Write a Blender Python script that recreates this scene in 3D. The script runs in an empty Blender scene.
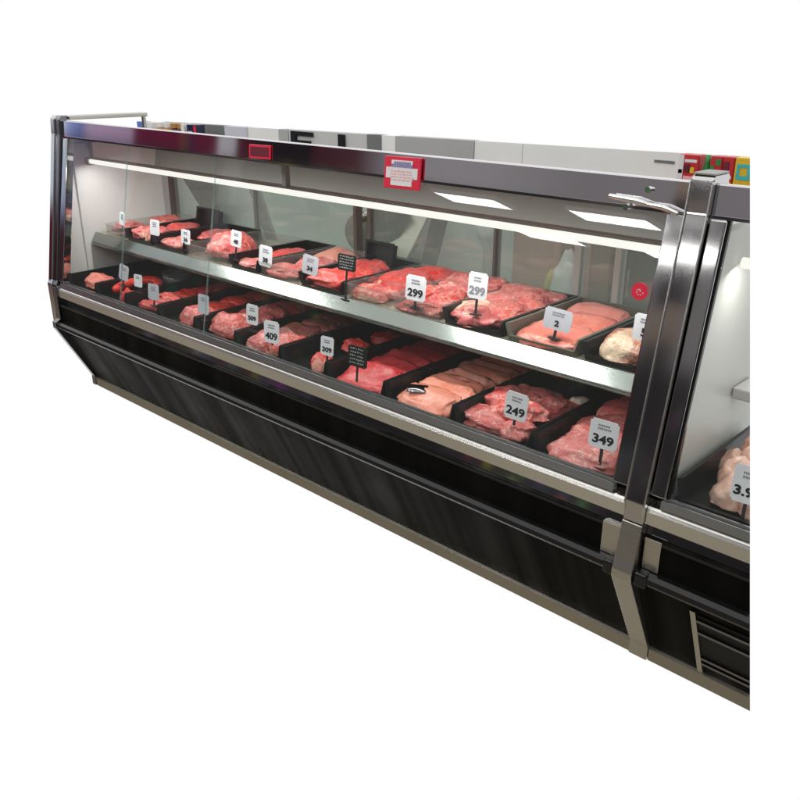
import bpy, bmesh, math, random
from mathutils import Vector, Matrix, Euler, noise

scene = bpy.context.scene
C = scene.collection
random.seed(7)

# ------------------------------------------------------------------ camera
CAM = Vector((3.74660, -1.65371, 1.48816))
ROT = Euler((1.18507707, -0.00240702, 0.75517252), 'XYZ')
FPX = 828.048
cd = bpy.data.cameras.new('camera')
cam = bpy.data.objects.new('camera', cd)
C.objects.link(cam)
cam.location = CAM
cam.rotation_euler = ROT
cd.sensor_width = 36.0
cd.lens = FPX / 800 * 36.0
cd.clip_start = 0.05
cd.clip_end = 200
scene.camera = cam

# the display run is sawn off along this upright plane at its right hand end
_m = ROT.to_matrix()
CUT_N = (_m @ Vector((1, 0, (750 - 400) / FPX))).normalized()
CUT_N.z = 0
CUT_N = (_m @ Vector((1, 0, (750 - 400) / FPX))).normalized()

# ------------------------------------------------------------------ node helpers
def new_mat(name):
    m = bpy.data.materials.new(name)
    m.use_nodes = True
    m.node_tree.nodes.clear()
    return m, m.node_tree

class NT:
    def __init__(self, nt):
        self.nt = nt
    def n(self, typ, **kw):
        nd = self.nt.nodes.new(typ)
        for k, v in kw.items():
            setattr(nd, k, v)
        return nd
    def link(self, a, b):
        self.nt.links.new(a, b)
    def setin(self, sock, v):
        if hasattr(v, 'is_output') or isinstance(v, bpy.types.NodeSocket):
            self.link(v, sock)
        else:
            sock.default_value = v
    def math(self, op, a, b=0.0, clamp=False):
        nd = self.n('ShaderNodeMath', operation=op)
        nd.use_clamp = clamp
        self.setin(nd.inputs[0], a)
        self.setin(nd.inputs[1], b)
        return nd.outputs[0]
    def ramp(self, fac, stops, interp='LINEAR'):
        nd = self.n('ShaderNodeValToRGB')
        cr = nd.color_ramp
        cr.interpolation = interp
        while len(cr.elements) < len(stops):
            cr.elements.new(0.5)
        for e, (p, c) in zip(cr.elements, stops):
            e.position = p
            e.color = (c[0], c[1], c[2], 1) if not isinstance(c, (int, float)) else (c, c, c, 1)
        self.setin(nd.inputs[0], fac)
        return nd.outputs[0]
    def mix(self, fac, a, b, blend='MIX'):
        nd = self.n('ShaderNodeMix', data_type='RGBA', blend_type=blend)
        self.setin(nd.inputs[0], fac)
        for s, v in ((nd.inputs[6], a), (nd.inputs[7], b)):
            if isinstance(v, tuple):
                s.default_value = (v[0], v[1], v[2], 1)
            else:
                self.link(v, s)
        return nd.outputs[2]
    def noise(self, vec, scale, detail=3, rough=0.5, dist=0.0):
        nd = self.n('ShaderNodeTexNoise')
        nd.inputs['Scale'].default_value = scale
        nd.inputs['Detail'].default_value = detail
        nd.inputs['Roughness'].default_value = rough
        nd.inputs['Distortion'].default_value = dist
        if vec is not None:
            self.link(vec, nd.inputs['Vector'])
        return nd.outputs['Fac']
    def coords(self, stretch=(1, 1, 1), offset=True):
        tc = self.n('ShaderNodeTexCoord')
        mp = self.n('ShaderNodeMapping')
        mp.inputs['Scale'].default_value = stretch
        self.link(tc.outputs['Object'], mp.inputs['Vector'])
        if offset:
            oi = self.n('ShaderNodeObjectInfo')
            k = self.math('MULTIPLY', oi.outputs['Random'], 37.0)
            self.link(k, mp.inputs['Location'])
        return mp.outputs[0]
    def bump(self, h, strength=0.2, dist=0.01):
        nd = self.n('ShaderNodeBump')
        nd.inputs['Strength'].default_value = strength
        nd.inputs['Distance'].default_value = dist
        self.link(h, nd.inputs['Height'])
        return nd.outputs[0]
    def principled(self, **kw):
        nd = self.n('ShaderNodeBsdfPrincipled')
        for k, v in kw.items():
            k2 = k.replace('_', ' ')
            s = nd.inputs[k2]
            if isinstance(v, tuple):
                s.default_value = (v[0], v[1], v[2], 1)
            else:
                self.setin(s, v)
        return nd
    def out(self, sh):
        o = self.n('ShaderNodeOutputMaterial')
        self.link(sh, o.inputs['Surface'])

def steel(name, col, rough, stretch=(1, 30, 30), var=0.12, bump=0.03, warp=0.0):
    m, t = new_mat(name)
    t = NT(t)
    v = t.coords(stretch, offset=False)
    n = t.noise(v, 6, 4, 0.6)
    n2 = t.noise(t.coords((1, 1, 1), offset=False), 3.0, 2)
    lo = tuple(c * (1 - var) for c in col)
    hi = tuple(min(1, c * (1 + var)) for c in col)
    c = t.mix(n2, lo, hi)
    r = t.math('ADD', rough, t.math('MULTIPLY', t.math('SUBTRACT', n, 0.5), rough * 0.3))
    nrm = t.bump(t.math('ADD', t.math('MULTIPLY', n, 0.3), t.math('MULTIPLY', n2, warp)), bump, 0.01)
    t.out(t.principled(Base_Color=c, Metallic=1.0, Roughness=r, Normal=nrm).outputs[0])
    return m

def paint(name, col, rough, spec=0.5, var=0.15, scale=6, bump=0.0, bscale=40, stretch=(1, 1, 1), coat=0.0):
    m, t = new_mat(name)
    t = NT(t)
    v = t.coords(stretch)
    n = t.noise(v, scale, 4, 0.6)
    c = t.mix(n, tuple(x * (1 - var) for x in col), tuple(min(1, x * (1 + var)) for x in col))
    r = t.math('ADD', rough, t.math('MULTIPLY', t.math('SUBTRACT', n, 0.5), 0.15))
    kw = dict(Base_Color=c, Roughness=r, Specular_IOR_Level=spec, Coat_Weight=coat)
    if bump:
        kw['Normal'] = t.bump(t.noise(v, bscale, 3), bump, 0.005)
    t.out(t.principled(**kw).outputs[0])
    return m

def glass(name, tint=(0.93, 0.97, 0.95), haze=0.0, haze_col=(0.5, 0.55, 0.52), ior=1.5, rough=0.0):
    m, t = new_mat(name)
    t = NT(t)
    tr = t.n('ShaderNodeBsdfTransparent')
    tr.inputs[0].default_value = (*tint, 1)
    gl = t.n('ShaderNodeBsdfGlossy')
    gl.inputs['Roughness'].default_value = rough
    ge = t.n('ShaderNodeNewGeometry')
    dp = t.n('ShaderNodeVectorMath', operation='DOT_PRODUCT')
    t.link(ge.outputs['Normal'], dp.inputs[0])
    t.link(ge.outputs['Incoming'], dp.inputs[1])
    f0 = ((ior - 1) / (ior + 1)) ** 2
    k = t.math('POWER', t.math('SUBTRACT', 1.0, t.math('ABSOLUTE', dp.outputs['Value'])), 5.0)
    fres = t.math('ADD', t.math('MULTIPLY', k, 1 - f0), f0, clamp=True)
    base = tr.outputs[0]
    if haze > 0:
        df = t.n('ShaderNodeBsdfDiffuse')
        v = t.coords((1, 1, 1))
        nn = t.noise(v, 5, 3)
        t.link(t.mix(nn, tuple(c * 0.85 for c in haze_col), tuple(c * 1.15 for c in haze_col)), df.inputs[0])
        mx = t.n('ShaderNodeMixShader')
        mx.inputs[0].default_value = haze
        t.link(base, mx.inputs[1])
        t.link(df.outputs[0], mx.inputs[2])
        base = mx.outputs[0]
    mx = t.n('ShaderNodeMixShader')
    t.link(fres, mx.inputs[0])
    t.link(base, mx.inputs[1])
    t.link(gl.outputs[0], mx.inputs[2])
    t.out(mx.outputs[0])
    return m

def emit(name, col, s):
    m, t = new_mat(name)
    t = NT(t)
    e = t.n('ShaderNodeEmission')
    e.inputs[0].default_value = (*col, 1)
    e.inputs[1].default_value = s
    t.out(e.outputs[0])
    return m

def meat(name, lean, lean2, fat, fatw=0.06, scale=14, patch=0.0, rough=0.36, bump=0.45):
    """raw meat: two lean tones, thin wandering fat seams, fat where the mesh marks it"""
    m, t = new_mat(name)
    t = NT(t)
    v = t.coords()
    n1 = t.noise(v, scale, 4, 0.6, 0.6)
    n2 = t.noise(v, scale * 1.7, 3, 0.55, 1.4)
    n3 = t.noise(v, scale * 9, 2, 0.5)
    c = t.mix(t.ramp(n1, [(0.33, 0), (0.66, 1)]), lean, lean2)
    seam = t.math('ABSOLUTE', t.math('SUBTRACT', n2, 0.5))
    sf = t.ramp(seam, [(0.0, 1), (fatw, 0)])
    sf = t.math('MULTIPLY', sf, t.ramp(n1, [(0.38, 0.15), (0.6, 0.9)]))
    if patch > 0:
        pf = t.ramp(t.noise(v, scale * 0.55, 3, 0.6, 0.8), [(1 - patch - 0.05, 0), (1 - patch + 0.03, 1)])
        sf = t.math('MAXIMUM', sf, pf)
    at = t.n('ShaderNodeAttribute')
    at.attribute_name = 'fat'
    sf = t.math('MAXIMUM', sf, at.outputs['Fac'], clamp=True)
    c = t.mix(sf, c, fat)
    c = t.mix(t.math('MULTIPLY', n3, 0.22), c, tuple(x * 0.6 for x in lean))
    oi = t.n('ShaderNodeObjectInfo')
    hv = t.n('ShaderNodeHueSaturation')
    t.link(t.math('ADD', .80, t.math('MULTIPLY', oi.outputs['Random'], .30)), hv.inputs['Value'])
    t.link(t.math('ADD', .95, t.math('MULTIPLY', t.math('FRACT', t.math('MULTIPLY', oi.outputs['Random'], 7.3)), .14)), hv.inputs['Saturation'])
    t.link(c, hv.inputs['Color'])
    c = hv.outputs[0]
    nrm = t.bump(t.math('ADD', n2, t.math('MULTIPLY', n3, 0.25)), bump, 0.012)
    t.out(t.principled(Base_Color=c, Roughness=rough, Specular_IOR_Level=0.45, Normal=nrm,
                       Coat_Weight=0.14, Coat_Roughness=0.18).outputs[0])
    return m

M = {}
M['steel'] = steel('polished steel', (0.56, 0.55, 0.55), 0.07, stretch=(12, 12, .4), warp=1.0, bump=0.0008)
M['chrome'] = steel('chrome', (0.78, 0.78, 0.78), 0.05, stretch=(1, 1, 1), bump=0.0)
M['header'] = steel('header steel', (0.72, 0.70, 0.72), 0.035, stretch=(1, 40, 40), warp=0.6, bump=0.002)
M['brushed'] = steel('brushed steel', (0.55, 0.53, 0.49), 0.28, stretch=(0.6, 40, 40))
M['ledge'] = steel('ledge steel', (0.72, 0.71, 0.68), 0.25, stretch=(0.4, 3, 3), warp=0.6, bump=0.0006)
M['channel'] = steel('channel steel', (0.55, 0.56, 0.56), 0.3, stretch=(0.4, 3, 3), bump=0.002)
M['toe'] = steel('scuffed toe steel', (0.42, 0.395, 0.34), 0.35, stretch=(0.6, 20, 20), var=.25)
M['rail'] = steel('shelf rail aluminium', (0.34, 0.365, 0.345), 0.12, stretch=(0.4, 30, 30), warp=0.8, bump=0.0015)
M['dark_steel'] = steel('dark steel', (0.25, 0.25, 0.27), 0.15, warp=1.0)
M['slot'] = steel('black mirror strip', (0.42, 0.41, 0.41), 0.04, stretch=(.4, 2, 2), warp=1.0, bump=0.003)
def black_sheet():
    m, t = new_mat('black enamel')
    t = NT(t)
    band = t.noise(t.coords((9, .05, .3), offset=False), 1.0, 2, 0.5)
    n = t.noise(t.coords((2, 2, 2), offset=False), 3, 4, 0.6)
    dust = t.ramp(t.noise(t.coords((1, 1, 1), offset=False), 55, 4, 0.7), [(.62, 0), (.8, 1)])
    c = t.mix(t.math('MULTIPLY', dust, .35), (.0048, .0047, .0042), (.03, .028, .024))
    sp = t.ramp(band, [(.4, .015), (.65, .055)])
    r = t.math('ADD', .30, t.math('MULTIPLY', n, .22))
    nrm = t.bump(band, .03, .01)
    t.out(t.principled(Base_Color=c, Roughness=r, Specular_IOR_Level=sp, Normal=nrm).outputs[0])
    return m
M['black'] = black_sheet() if True else paint('black enamel', (0.0055, 0.0055, 0.005), 0.42, spec=0.10, var=0.3, scale=2.5, stretch=(1, .2, .2), bump=0.02, bscale=3)
M['bumper'] = paint('black bumper rubber', (0.006, 0.006, 0.007), 0.25, spec=0.5)
M['recess'] = paint('black recess', (0.006, 0.006, 0.006), 0.5, spec=0.2)
M['white_panel'] = paint('white enamel liner', (0.78, 0.78, 0.77), 0.35, var=0.04)
M['grey_panel'] = paint('grey green liner', (0.42, 0.45, 0.42), 0.35, var=0.06)
M['valance'] = paint('valance grey', (0.30, 0.32, 0.305), 0.3, var=0.06)
M['case_liner'] = paint('second case liner', (0.50, 0.50, 0.47), 0.35, var=0.06)
M['post'] = paint('door post grey', (0.30, 0.30, 0.28), 0.4)
M['brown_post'] = paint('door post brown', (0.09, 0.07, 0.06), 0.4)
M['tray'] = paint('black plastic tray', (0.006, 0.006, 0.0065), 0.33, spec=0.28, var=0.3, bump=0.05, bscale=60)
M['clear'] = glass('clear tray plastic', (0.93, 0.93, 0.92), haze=0.10, haze_col=(0.55, 0.5, 0.48), rough=0.08)
M['beige_tray'] = paint('beige foam tray', (0.40, 0.37, 0.29), 0.5)
M['olive_tray'] = paint('olive grey tray', (0.10, 0.098, 0.075), 0.35)
M['glass'] = glass('front glass', (0.965, 0.975, 0.97), haze=0.012, haze_col=(.62, .66, .64), ior=1.5)
M['door_glass'] = glass('rear door glass', (0.90, 0.94, 0.92), haze=0.17, haze_col=(0.52, 0.57, 0.53))
M['seam'] = glass('glass edge', (0.84, 0.93, 0.93), haze=0.13, haze_col=(0.6, 0.75, 0.75))
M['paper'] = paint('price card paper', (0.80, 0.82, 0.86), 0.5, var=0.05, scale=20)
M['paper_shade'] = paint('shaded price card paper', (0.55, 0.56, 0.62), 0.5, var=0.06, scale=20)  # card paper with shade put into its colour, for the dimmer cards
M['ink'] = paint('black ink', (0.012, 0.012, 0.016), 0.6, spec=0.2)
M['pale_ink'] = paint('faded ink', (0.25, 0.25, 0.30), 0.6, spec=0.2)
M['green_ink'] = paint('green print', (0.02, 0.22, 0.14), 0.6)
M['chalk_board'] = paint('chalk board black', (0.01, 0.012, 0.012), 0.4, spec=0.3)
M['chalk'] = paint('chalk white', (0.35, 0.37, 0.37), 0.8)
M['stake'] = paint('card holder plastic', (0.02, 0.02, 0.022), 0.3)
M['red'] = paint('red print', (0.75, 0.02, 0.06), 0.35)
M['dark_red'] = paint('maroon print', (0.14, 0.01, 0.025), 0.35)
M['pink'] = paint('pink print', (0.85, 0.45, 0.50), 0.4)
M['violet'] = paint('violet print', (0.25, 0.22, 0.45), 0.5)
M['wall'] = paint('pale wall tile', (0.90, 0.90, 0.89), 0.4, var=0.05)
M['wall_grey'] = paint('grey wall panel', (0.45, 0.45, 0.45), 0.5, var=0.06)
M['wall_dark'] = paint('dark grey wall strip', (0.18, 0.19, 0.19), 0.5)
M['wall_lilac'] = paint('lilac white post paint', (0.62, 0.62, 0.70), 0.5)
M['room_wall'] = paint('grey green room wall', (0.66, 0.72, 0.67), 0.6, var=0.1)
M['carton'] = paint('brown cardboard', (0.22, 0.135, 0.095), 0.8, var=0.2)
M['machine'] = paint('dark grey machine casing', (0.045, 0.045, 0.043), 0.35, var=0.3)
M['machine_metal'] = steel('machine steel', (0.5, 0.47, 0.4), 0.25)
M['grey_cab'] = paint('charcoal cabinet', (0.055, 0.055, 0.05), 0.4)
M['bag_yellow'] = paint('yellow sack', (0.55, 0.45, 0.10), 0.6)
M['cup'] = paint('white plastic', (0.72, 0.74, 0.72), 0.4)
M['pink_board'] = paint('pinkish board', (0.50, 0.30, 0.24), 0.6)
M['pack_green'] = paint('green packet', (0.02, 0.25, 0.06), 0.3)
M['pack_red'] = paint('red packet', (0.55, 0.02, 0.03), 0.3)
M['pack_yellow'] = paint('yellow packet', (0.80, 0.50, 0.03), 0.3)
M['pack_teal'] = paint('teal print', (0.05, 0.50, 0.50), 0.4)
M['pack_white'] = paint('white packet', (0.8, 0.78, 0.78), 0.35)
M['pack_blue'] = paint('blue packet', (0.12, 0.22, 0.60), 0.35)
M['pack_navy'] = paint('navy packet', (0.01, 0.015, 0.05), 0.3)
M['amber'] = paint('amber jar', (0.50, 0.24, 0.08), 0.15)
M['brown_jar'] = paint('brown jar', (0.06, 0.035, 0.025), 0.15)
M['tube'] = emit('lamp tube', (1.0, 0.97, 0.90), 1.15)
M['troffer'] = emit('ceiling lamp diffuser', (1.0, 0.99, 0.97), 19.0)
M['lamp_frame'] = paint('lamp frame white', (0.8, 0.8, 0.8), 0.5)

M['pork'] = meat('pork', (0.66, 0.155, 0.15), (0.74, 0.24, 0.22), (0.86, 0.60, 0.54), 0.040, 14)
M['pork_rib'] = meat('pork rib', (0.56, 0.085, 0.085), (0.72, 0.20, 0.18), (0.86, 0.60, 0.52), 0.045, 18)
M['loin'] = meat('pork loin', (0.78, 0.26, 0.18), (0.84, 0.36, 0.27), (0.88, 0.52, 0.42), 0.02, 9, bump=0.2)
M['beef'] = meat('beef', (0.46, 0.022, 0.03), (0.60, 0.06, 0.065), (0.74, 0.28, 0.25), 0.012, 10, bump=0.25)
M['bright'] = meat('bright red meat', (0.58, 0.035, 0.03), (0.70, 0.09, 0.075), (0.82, 0.40, 0.32), 0.02, 14)
M['steak'] = meat('marbled steak', (0.52, 0.065, 0.065), (0.67, 0.15, 0.135), (0.86, 0.60, 0.50), 0.048, 20)
M['brown_meat'] = meat('browned meat', (0.25, 0.05, 0.042), (0.38, 0.10, 0.08), (0.56, 0.30, 0.22), 0.04, 24)
M['roast'] = meat('roast', (0.50, 0.06, 0.065), (0.65, 0.13, 0.125), (0.86, 0.60, 0.44), 0.03, 12, patch=0.38)
M['fat_roast'] = meat('fat covered roast', (0.36, 0.10, 0.07), (0.52, 0.21, 0.15), (0.80, 0.64, 0.47), 0.08, 16, patch=0.47)
M['strip'] = meat('pork strips', (0.60, 0.10, 0.09), (0.72, 0.20, 0.175), (0.86, 0.58, 0.50), 0.050, 22)
M['fillet'] = meat('pale fillet', (0.72, 0.19, 0.15), (0.78, 0.27, 0.21), (0.84, 0.44, 0.36), 0.02, 9, bump=0.2)
M['chicken'] = meat('pale poultry', (0.78, 0.43, 0.32), (0.84, 0.53, 0.42), (0.88, 0.66, 0.56), 0.04, 8, bump=0.15)
M['bone'] = paint('bone white', (0.82, 0.74, 0.66), 0.4)

# ------------------------------------------------------------------ mesh helpers
def tag(o, label=None, cat=None, group=None, kind=None):
    if label: o['label'] = label
    if cat: o['category'] = cat
    if group: o['group'] = group
    if kind: o['kind'] = kind
    return o

def empty(name, loc, label, cat, group=None, rot=(0, 0, 0)):
    o = bpy.data.objects.new(name, None)
    C.objects.link(o)
    o.location = loc
    o.rotation_euler = rot
    o.empty_display_size = 0.05
    return tag(o, label, cat, group)

def link(name, bm, mat, parent=None, smooth=False, cut=False, label=None):
    """bm is in world space for a top-level thing, in the parent's space for a part"""
    if cut:
        off = Vector((0, 0, 0))
        mw = Matrix.Identity(4)
        p = parent
        if p is not None:
            mw = world_of(p)
        bmesh.ops.transform(bm, matrix=mw, verts=bm.verts)
        r = bmesh.ops.bisect_plane(bm, geom=bm.verts[:] + bm.edges[:] + bm.faces[:], plane_co=CAM,
                                   plane_no=CUT_N, clear_outer=True, dist=1e-5)
        ed = [e for e in r['geom_cut'] if isinstance(e, bmesh.types.BMEdge) and e.is_valid]
        if ed:
            try:
                bmesh.ops.holes_fill(bm, edges=ed, sides=0)
            except Exception:
                pass
        bmesh.ops.transform(bm, matrix=mw.inverted(), verts=bm.verts)
    if len(bm.verts) == 0:
        bm.free()
        return None
    bmesh.ops.recalc_face_normals(bm, faces=bm.faces[:])
    me = bpy.data.meshes.new(name)
    loc = Vector((0, 0, 0))
    if parent is None:
        xs = [v.co for v in bm.verts]
        loc = Vector(((min(v.x for v in xs) + max(v.x for v in xs)) / 2,
                      (min(v.y for v in xs) + max(v.y for v in xs)) / 2, min(v.z for v in xs)))
        bmesh.ops.translate(bm, vec=-loc, verts=bm.verts)
    bm.to_mesh(me)
    bm.free()
    if smooth:
        for p in me.polygons:
            p.use_smooth = True
    o = bpy.data.objects.new(name, me)
    me.materials.append(M[mat] if isinstance(mat, str) else mat)
    C.objects.link(o)
    o.parent = parent
    o.location = loc
    if label: o['label'] = label
    return o

def world_of(o):
    m = Matrix.LocRotScale(o.location, o.rotation_euler, o.scale)
    while o.parent:
        o = o.parent
        m = Matrix.LocRotScale(o.location, o.rotation_euler, o.scale) @ m
    return m

def box(bm, x0, x1, y0, y1, z0, z1, bev=0.0, seg=2):
    r = bmesh.ops.create_cube(bm, size=1.0)
    vs = r['verts']
    for v in vs:
        v.co = Vector((x0 + (v.co.x + .5) * (x1 - x0), y0 + (v.co.y + .5) * (y1 - y0), z0 + (v.co.z + .5) * (z1 - z0)))
    if bev > 0:
        es = list({e for v in vs for e in v.link_edges})
        bmesh.ops.bevel(bm, geom=es, offset=bev, segments=seg, profile=0.5, affect='EDGES')
    return bm

def prism(bm, prof, x0, x1, bev=0.0, seg=2, bev_ends_only=False):
    """closed (y, z) outline swept from x0 to x1"""
    a = [bm.verts.new((x0, y, z)) for y, z in prof]
    b = [bm.verts.new((x1, y, z)) for y, z in prof]
    n = len(prof)
    fs = [bm.faces.new(a), bm.faces.new(list(reversed(b)))]
    for i in range(n):
        fs.append(bm.faces.new((a[i], b[i], b[(i + 1) % n], a[(i + 1) % n])))
    bmesh.ops.recalc_face_normals(bm, faces=fs)
    if bev > 0:
        es = list({e for f in fs for e in f.edges})
        bmesh.ops.bevel(bm, geom=es, offset=bev, segments=seg, profile=0.5, affect='EDGES')
    return bm

def band(pts, th):
    """a (y, z) polyline thickened towards +y / inside"""
    out = list(pts)
    inn = [(y + th, z) for y, z in pts]
    return out + inn[::-1]

def cyl(bm, p0, p1, r0, r1=None, seg=20):
    r1 = r0 if r1 is None else r1
    p0, p1 = Vector(p0), Vector(p1)
    d = p1 - p0
    q = d.to_track_quat('Z', 'Y').to_matrix().to_4x4()
    m = Matrix.Translation((p0 + p1) / 2) @ q
    bmesh.ops.create_cone(bm, cap_ends=True, cap_tris=False, segments=seg, radius1=r0, radius2=r1, depth=d.length, matrix=m)
    return bm

def lathe(bm, prof, cx, cy, cz, seg=24):
    rings = []
    for r, z in prof:
        rings.append([bm.verts.new((cx + r * math.cos(2 * math.pi * i / seg), cy + r * math.sin(2 * math.pi * i / seg), cz + z)) for i in range(seg)])
    for a, b in zip(rings, rings[1:]):
        for i in range(seg):
            bm.faces.new((a[i], a[(i + 1) % seg], b[(i + 1) % seg], b[i]))
    bm.faces.new(rings[0][::-1])
    bm.faces.new(rings[-1])
    return bm

NB = bmesh.new

def text_bm(s, size, thick=0.0006, bold=0.0):
    cu = bpy.data.curves.new('lettering', 'FONT')
    cu.body = s
    cu.size = size
    cu.extrude = thick
    cu.offset = bold
    cu.align_x = 'CENTER'
    cu.align_y = 'CENTER'
    cu.resolution_u = 3
    o = bpy.data.objects.new('lettering', cu)
    C.objects.link(o)
    dg = bpy.context.evaluated_depsgraph_get()
    me = bpy.data.meshes.new_from_object(o.evaluated_get(dg))
    bm = bmesh.new()
    bm.from_mesh(me)
    bpy.data.objects.remove(o)
    bpy.data.curves.remove(cu)
    bpy.data.meshes.remove(me)
    # text lies in XY facing +Z -> stand it up facing -Y
    bmesh.ops.transform(bm, matrix=Matrix.Rotation(math.radians(90), 4, 'X'), verts=bm.verts)
    return bm

# ------------------------------------------------------------------ the main case
LEN = 2.943
zt = 1.25
case = empty('display_case', (0, 0, 0), 'long black and steel glass fronted meat display case with two rows of trays', 'display case')

def glass_y(z, off=0.03):
    y0, z0, y1, z1 = 0.006, 0.532, 0.1295, 1.179
    return y0 + (y1 - y0) * (z - z0) / (z1 - z0)

def front_parts(root, x0, x1, cut, seed):
    """kick panel, bumper, upper panel, slot, ledge shared by both cases"""
    P = lambda name, bm, mat, **k: link(name, bm, mat, root, cut=cut, **k)
    P('toe_strip', prism(NB(), [(0.121, 0.0), (0.121, 0.036), (0.135, 0.044), (0.16, 0.044), (0.16, 0.0)], x0, x1), 'toe')
    P('kick_panel', prism(NB(), [(0.127, 0.044), (-0.006, 0.322), (0.02, 0.330), (0.15, 0.05)], x0, x1), 'black')
    P('bumper', prism(NB(), [(-0.004, 0.318), (-0.022, 0.324), (-0.030, 0.334), (-0.028, 0.346), (-0.016, 0.353), (0.0, 0.354), (0.012, 0.350), (0.012, 0.322)], x0, x1), 'bumper', smooth=False)
    P('front_panel', prism(NB(), [(0.0, 0.354), (0.0, 0.436), (0.003, 0.440), (0.03, 0.440), (0.03, 0.354)], x0, x1 - 0.055), 'black')
    P('panel_groove', prism(NB(), [(-0.003, 0.430), (-0.003, 0.437), (-0.0005, 0.437), (-0.0005, 0.430)], x0, x1 - 0.055), 'bumper')
    P('mirror_strip', prism(NB(), [(0.013, 0.441), (0.0188, 0.4715), (0.035, 0.4715), (0.035, 0.441)], x0, x1 - 0.001), 'slot')
    P('ledge', prism(NB(), [(0.004, 0.472), (-0.002, 0.475), (-0.003, 0.508), (0.0, 0.516), (0.005, 0.520), (0.016, 0.523), (0.030, 0.524), (0.040, 0.524), (0.040, 0.472)], x0, x1 - 0.001), 'ledge')
    P('glass_channel', prism(NB(), [(0.0005, 0.5245), (0.0045, 0.546), (0.0075, 0.546), (0.0055, 0.531), (0.0135, 0.531), (0.0175, 0.550), (0.0215, 0.550), (0.0215, 0.5245)], x0 + .03, x1 - 0.04), 'channel')

def shell_parts(root, x0, x1, cut):
    P = lambda name, bm, mat, **k: link(name, bm, mat, root, cut=cut, **k)
    P('base_body', prism(NB(), [(0.16, 0.0), (0.155, 0.05), (0.036, 0.32), (0.036, 0.46), (0.042, 0.47), (0.042, 0.512), (0.86, 0.512), (0.86, 0.0)], x0, x1), 'recess')
    P('deck', box(NB(), x0, x1, 0.0425, 0.62, 0.513, 0.528), 'recess')
    P('rear_riser', box(NB(), x0, x1, 0.625, 0.70, 0.513, 0.722), 'grey_panel')
    P('header', prism(NB(), [(0.1275, 1.187), (0.1335, 1.249), (0.137, 1.252), (0.150, 1.252), (0.146, 1.187)], x0, x1), 'header')
    P('header_lip', prism(NB(), [(0.122, 1.180), (0.1225, 1.187), (0.150, 1.187), (0.150, 1.180)], x0, x1), 'steel')
    P('roof', prism(NB(), [(0.1505, 1.248), (0.68, 1.160), (0.68, 1.150), (0.1505, 1.238)], x0, x1), 'grey_panel')
    P('valance', prism(NB(), [(0.56, 1.000), (0.60, 1.163), (0.61, 1.160), (0.575, 1.000)], x0, x1), 'valance')

front_parts(case, 0.0, LEN, False, 1)
shell_parts(case, 0.0, LEN, True)
P = lambda name, bm, mat, **k: link(name, bm, mat, case, cut=True, **k)
for y0, y1 in ((0.0, 0),):
    P('end_trim', box(NB(), LEN - 0.055, LEN - 0.001, -0.003, 0.03, 0.355, 0.4405, 0.001), 'brushed')
P('bumper_cap', box(NB(), LEN - 0.030, LEN - 0.0005, -0.034, -0.0005, 0.316, 0.3565, 0.008, 3), 'bumper')

# left end panel with its bright edging
out = [(0.16, 0.0), (0.118, 0.0), (0.118, 0.046), (-0.034, 0.328), (-0.034, 0.356), (-0.006, 0.366), (-0.006, 0.516), (0.026, 0.545), (0.121, 1.190), (0.128, 1.255), (0.16, 1.250), (0.60, 1.170), (0.64, 1.10), (0.86, 0.72), (0.86, 0.0)]
ep = P('end_panel', prism(NB(), out, -0.028, -0.001, 0.004), 'white_panel')
o = prism(NB(), [(0.117, 0.0), (0.117, 0.046), (-0.036, 0.328), (-0.036, 0.356), (-0.010, 0.368), (-0.010, 0.520),
                 (0.03, 0.524), (0.03, 0.362), (0.0, 0.352), (0.0, 0.332), (0.15, 0.05), (0.15, 0.0)], -0.030, 0.002, 0.0015)
link('corner_edging', o, 'dark_steel', ep)
for xa, xb, dy, mt, nm in ((-0.070, -0.031, 0.0, 'steel', 'bright_edging'), (-0.0305, 0.0045, 0.006, 'dark_steel', 'dark_edging')):
    fr = [(-0.014 + dy, 0.345 if dy == 0 else 0.5255), (-0.014 + dy, 0.5305), (-0.006 + dy, 0.547), (0.110 + dy, 1.190), (0.116 + dy, 1.258), (0.128 + dy, 1.272), (0.165, 1.272), (0.160, 1.246), (0.150, 1.190), (0.046, 0.545), (0.03, 0.5255), (0.03, 0.345 if dy == 0 else 0.5250)]
    link(nm, prism(NB(), fr, xa, xb, 0.005, 3), mt, ep)
o = prism(NB(), [(0.166, 1.2525), (0.166, 1.270), (0.56, 1.270), (0.56, 1.2525)], -0.055, 0.012, 0.004)
prism(o, [(0.545, 1.165), (0.545, 1.2525), (0.558, 1.2525), (0.558, 1.165)], -0.024, -0.006)
link('top_rail', o, 'brushed', ep)
P('glass_frame', prism(NB(), [(0.004, 0.5505), (0.124, 1.180), (0.156, 1.180), (0.040, 0.5505)], 0.006, 0.058, 0.003), 'steel', label='upright steel frame at the left edge of the glass')
P('liner', box(NB(), 0.0, 0.012, 0.16, 0.60, 0.53, 1.15), 'white_panel')

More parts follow.
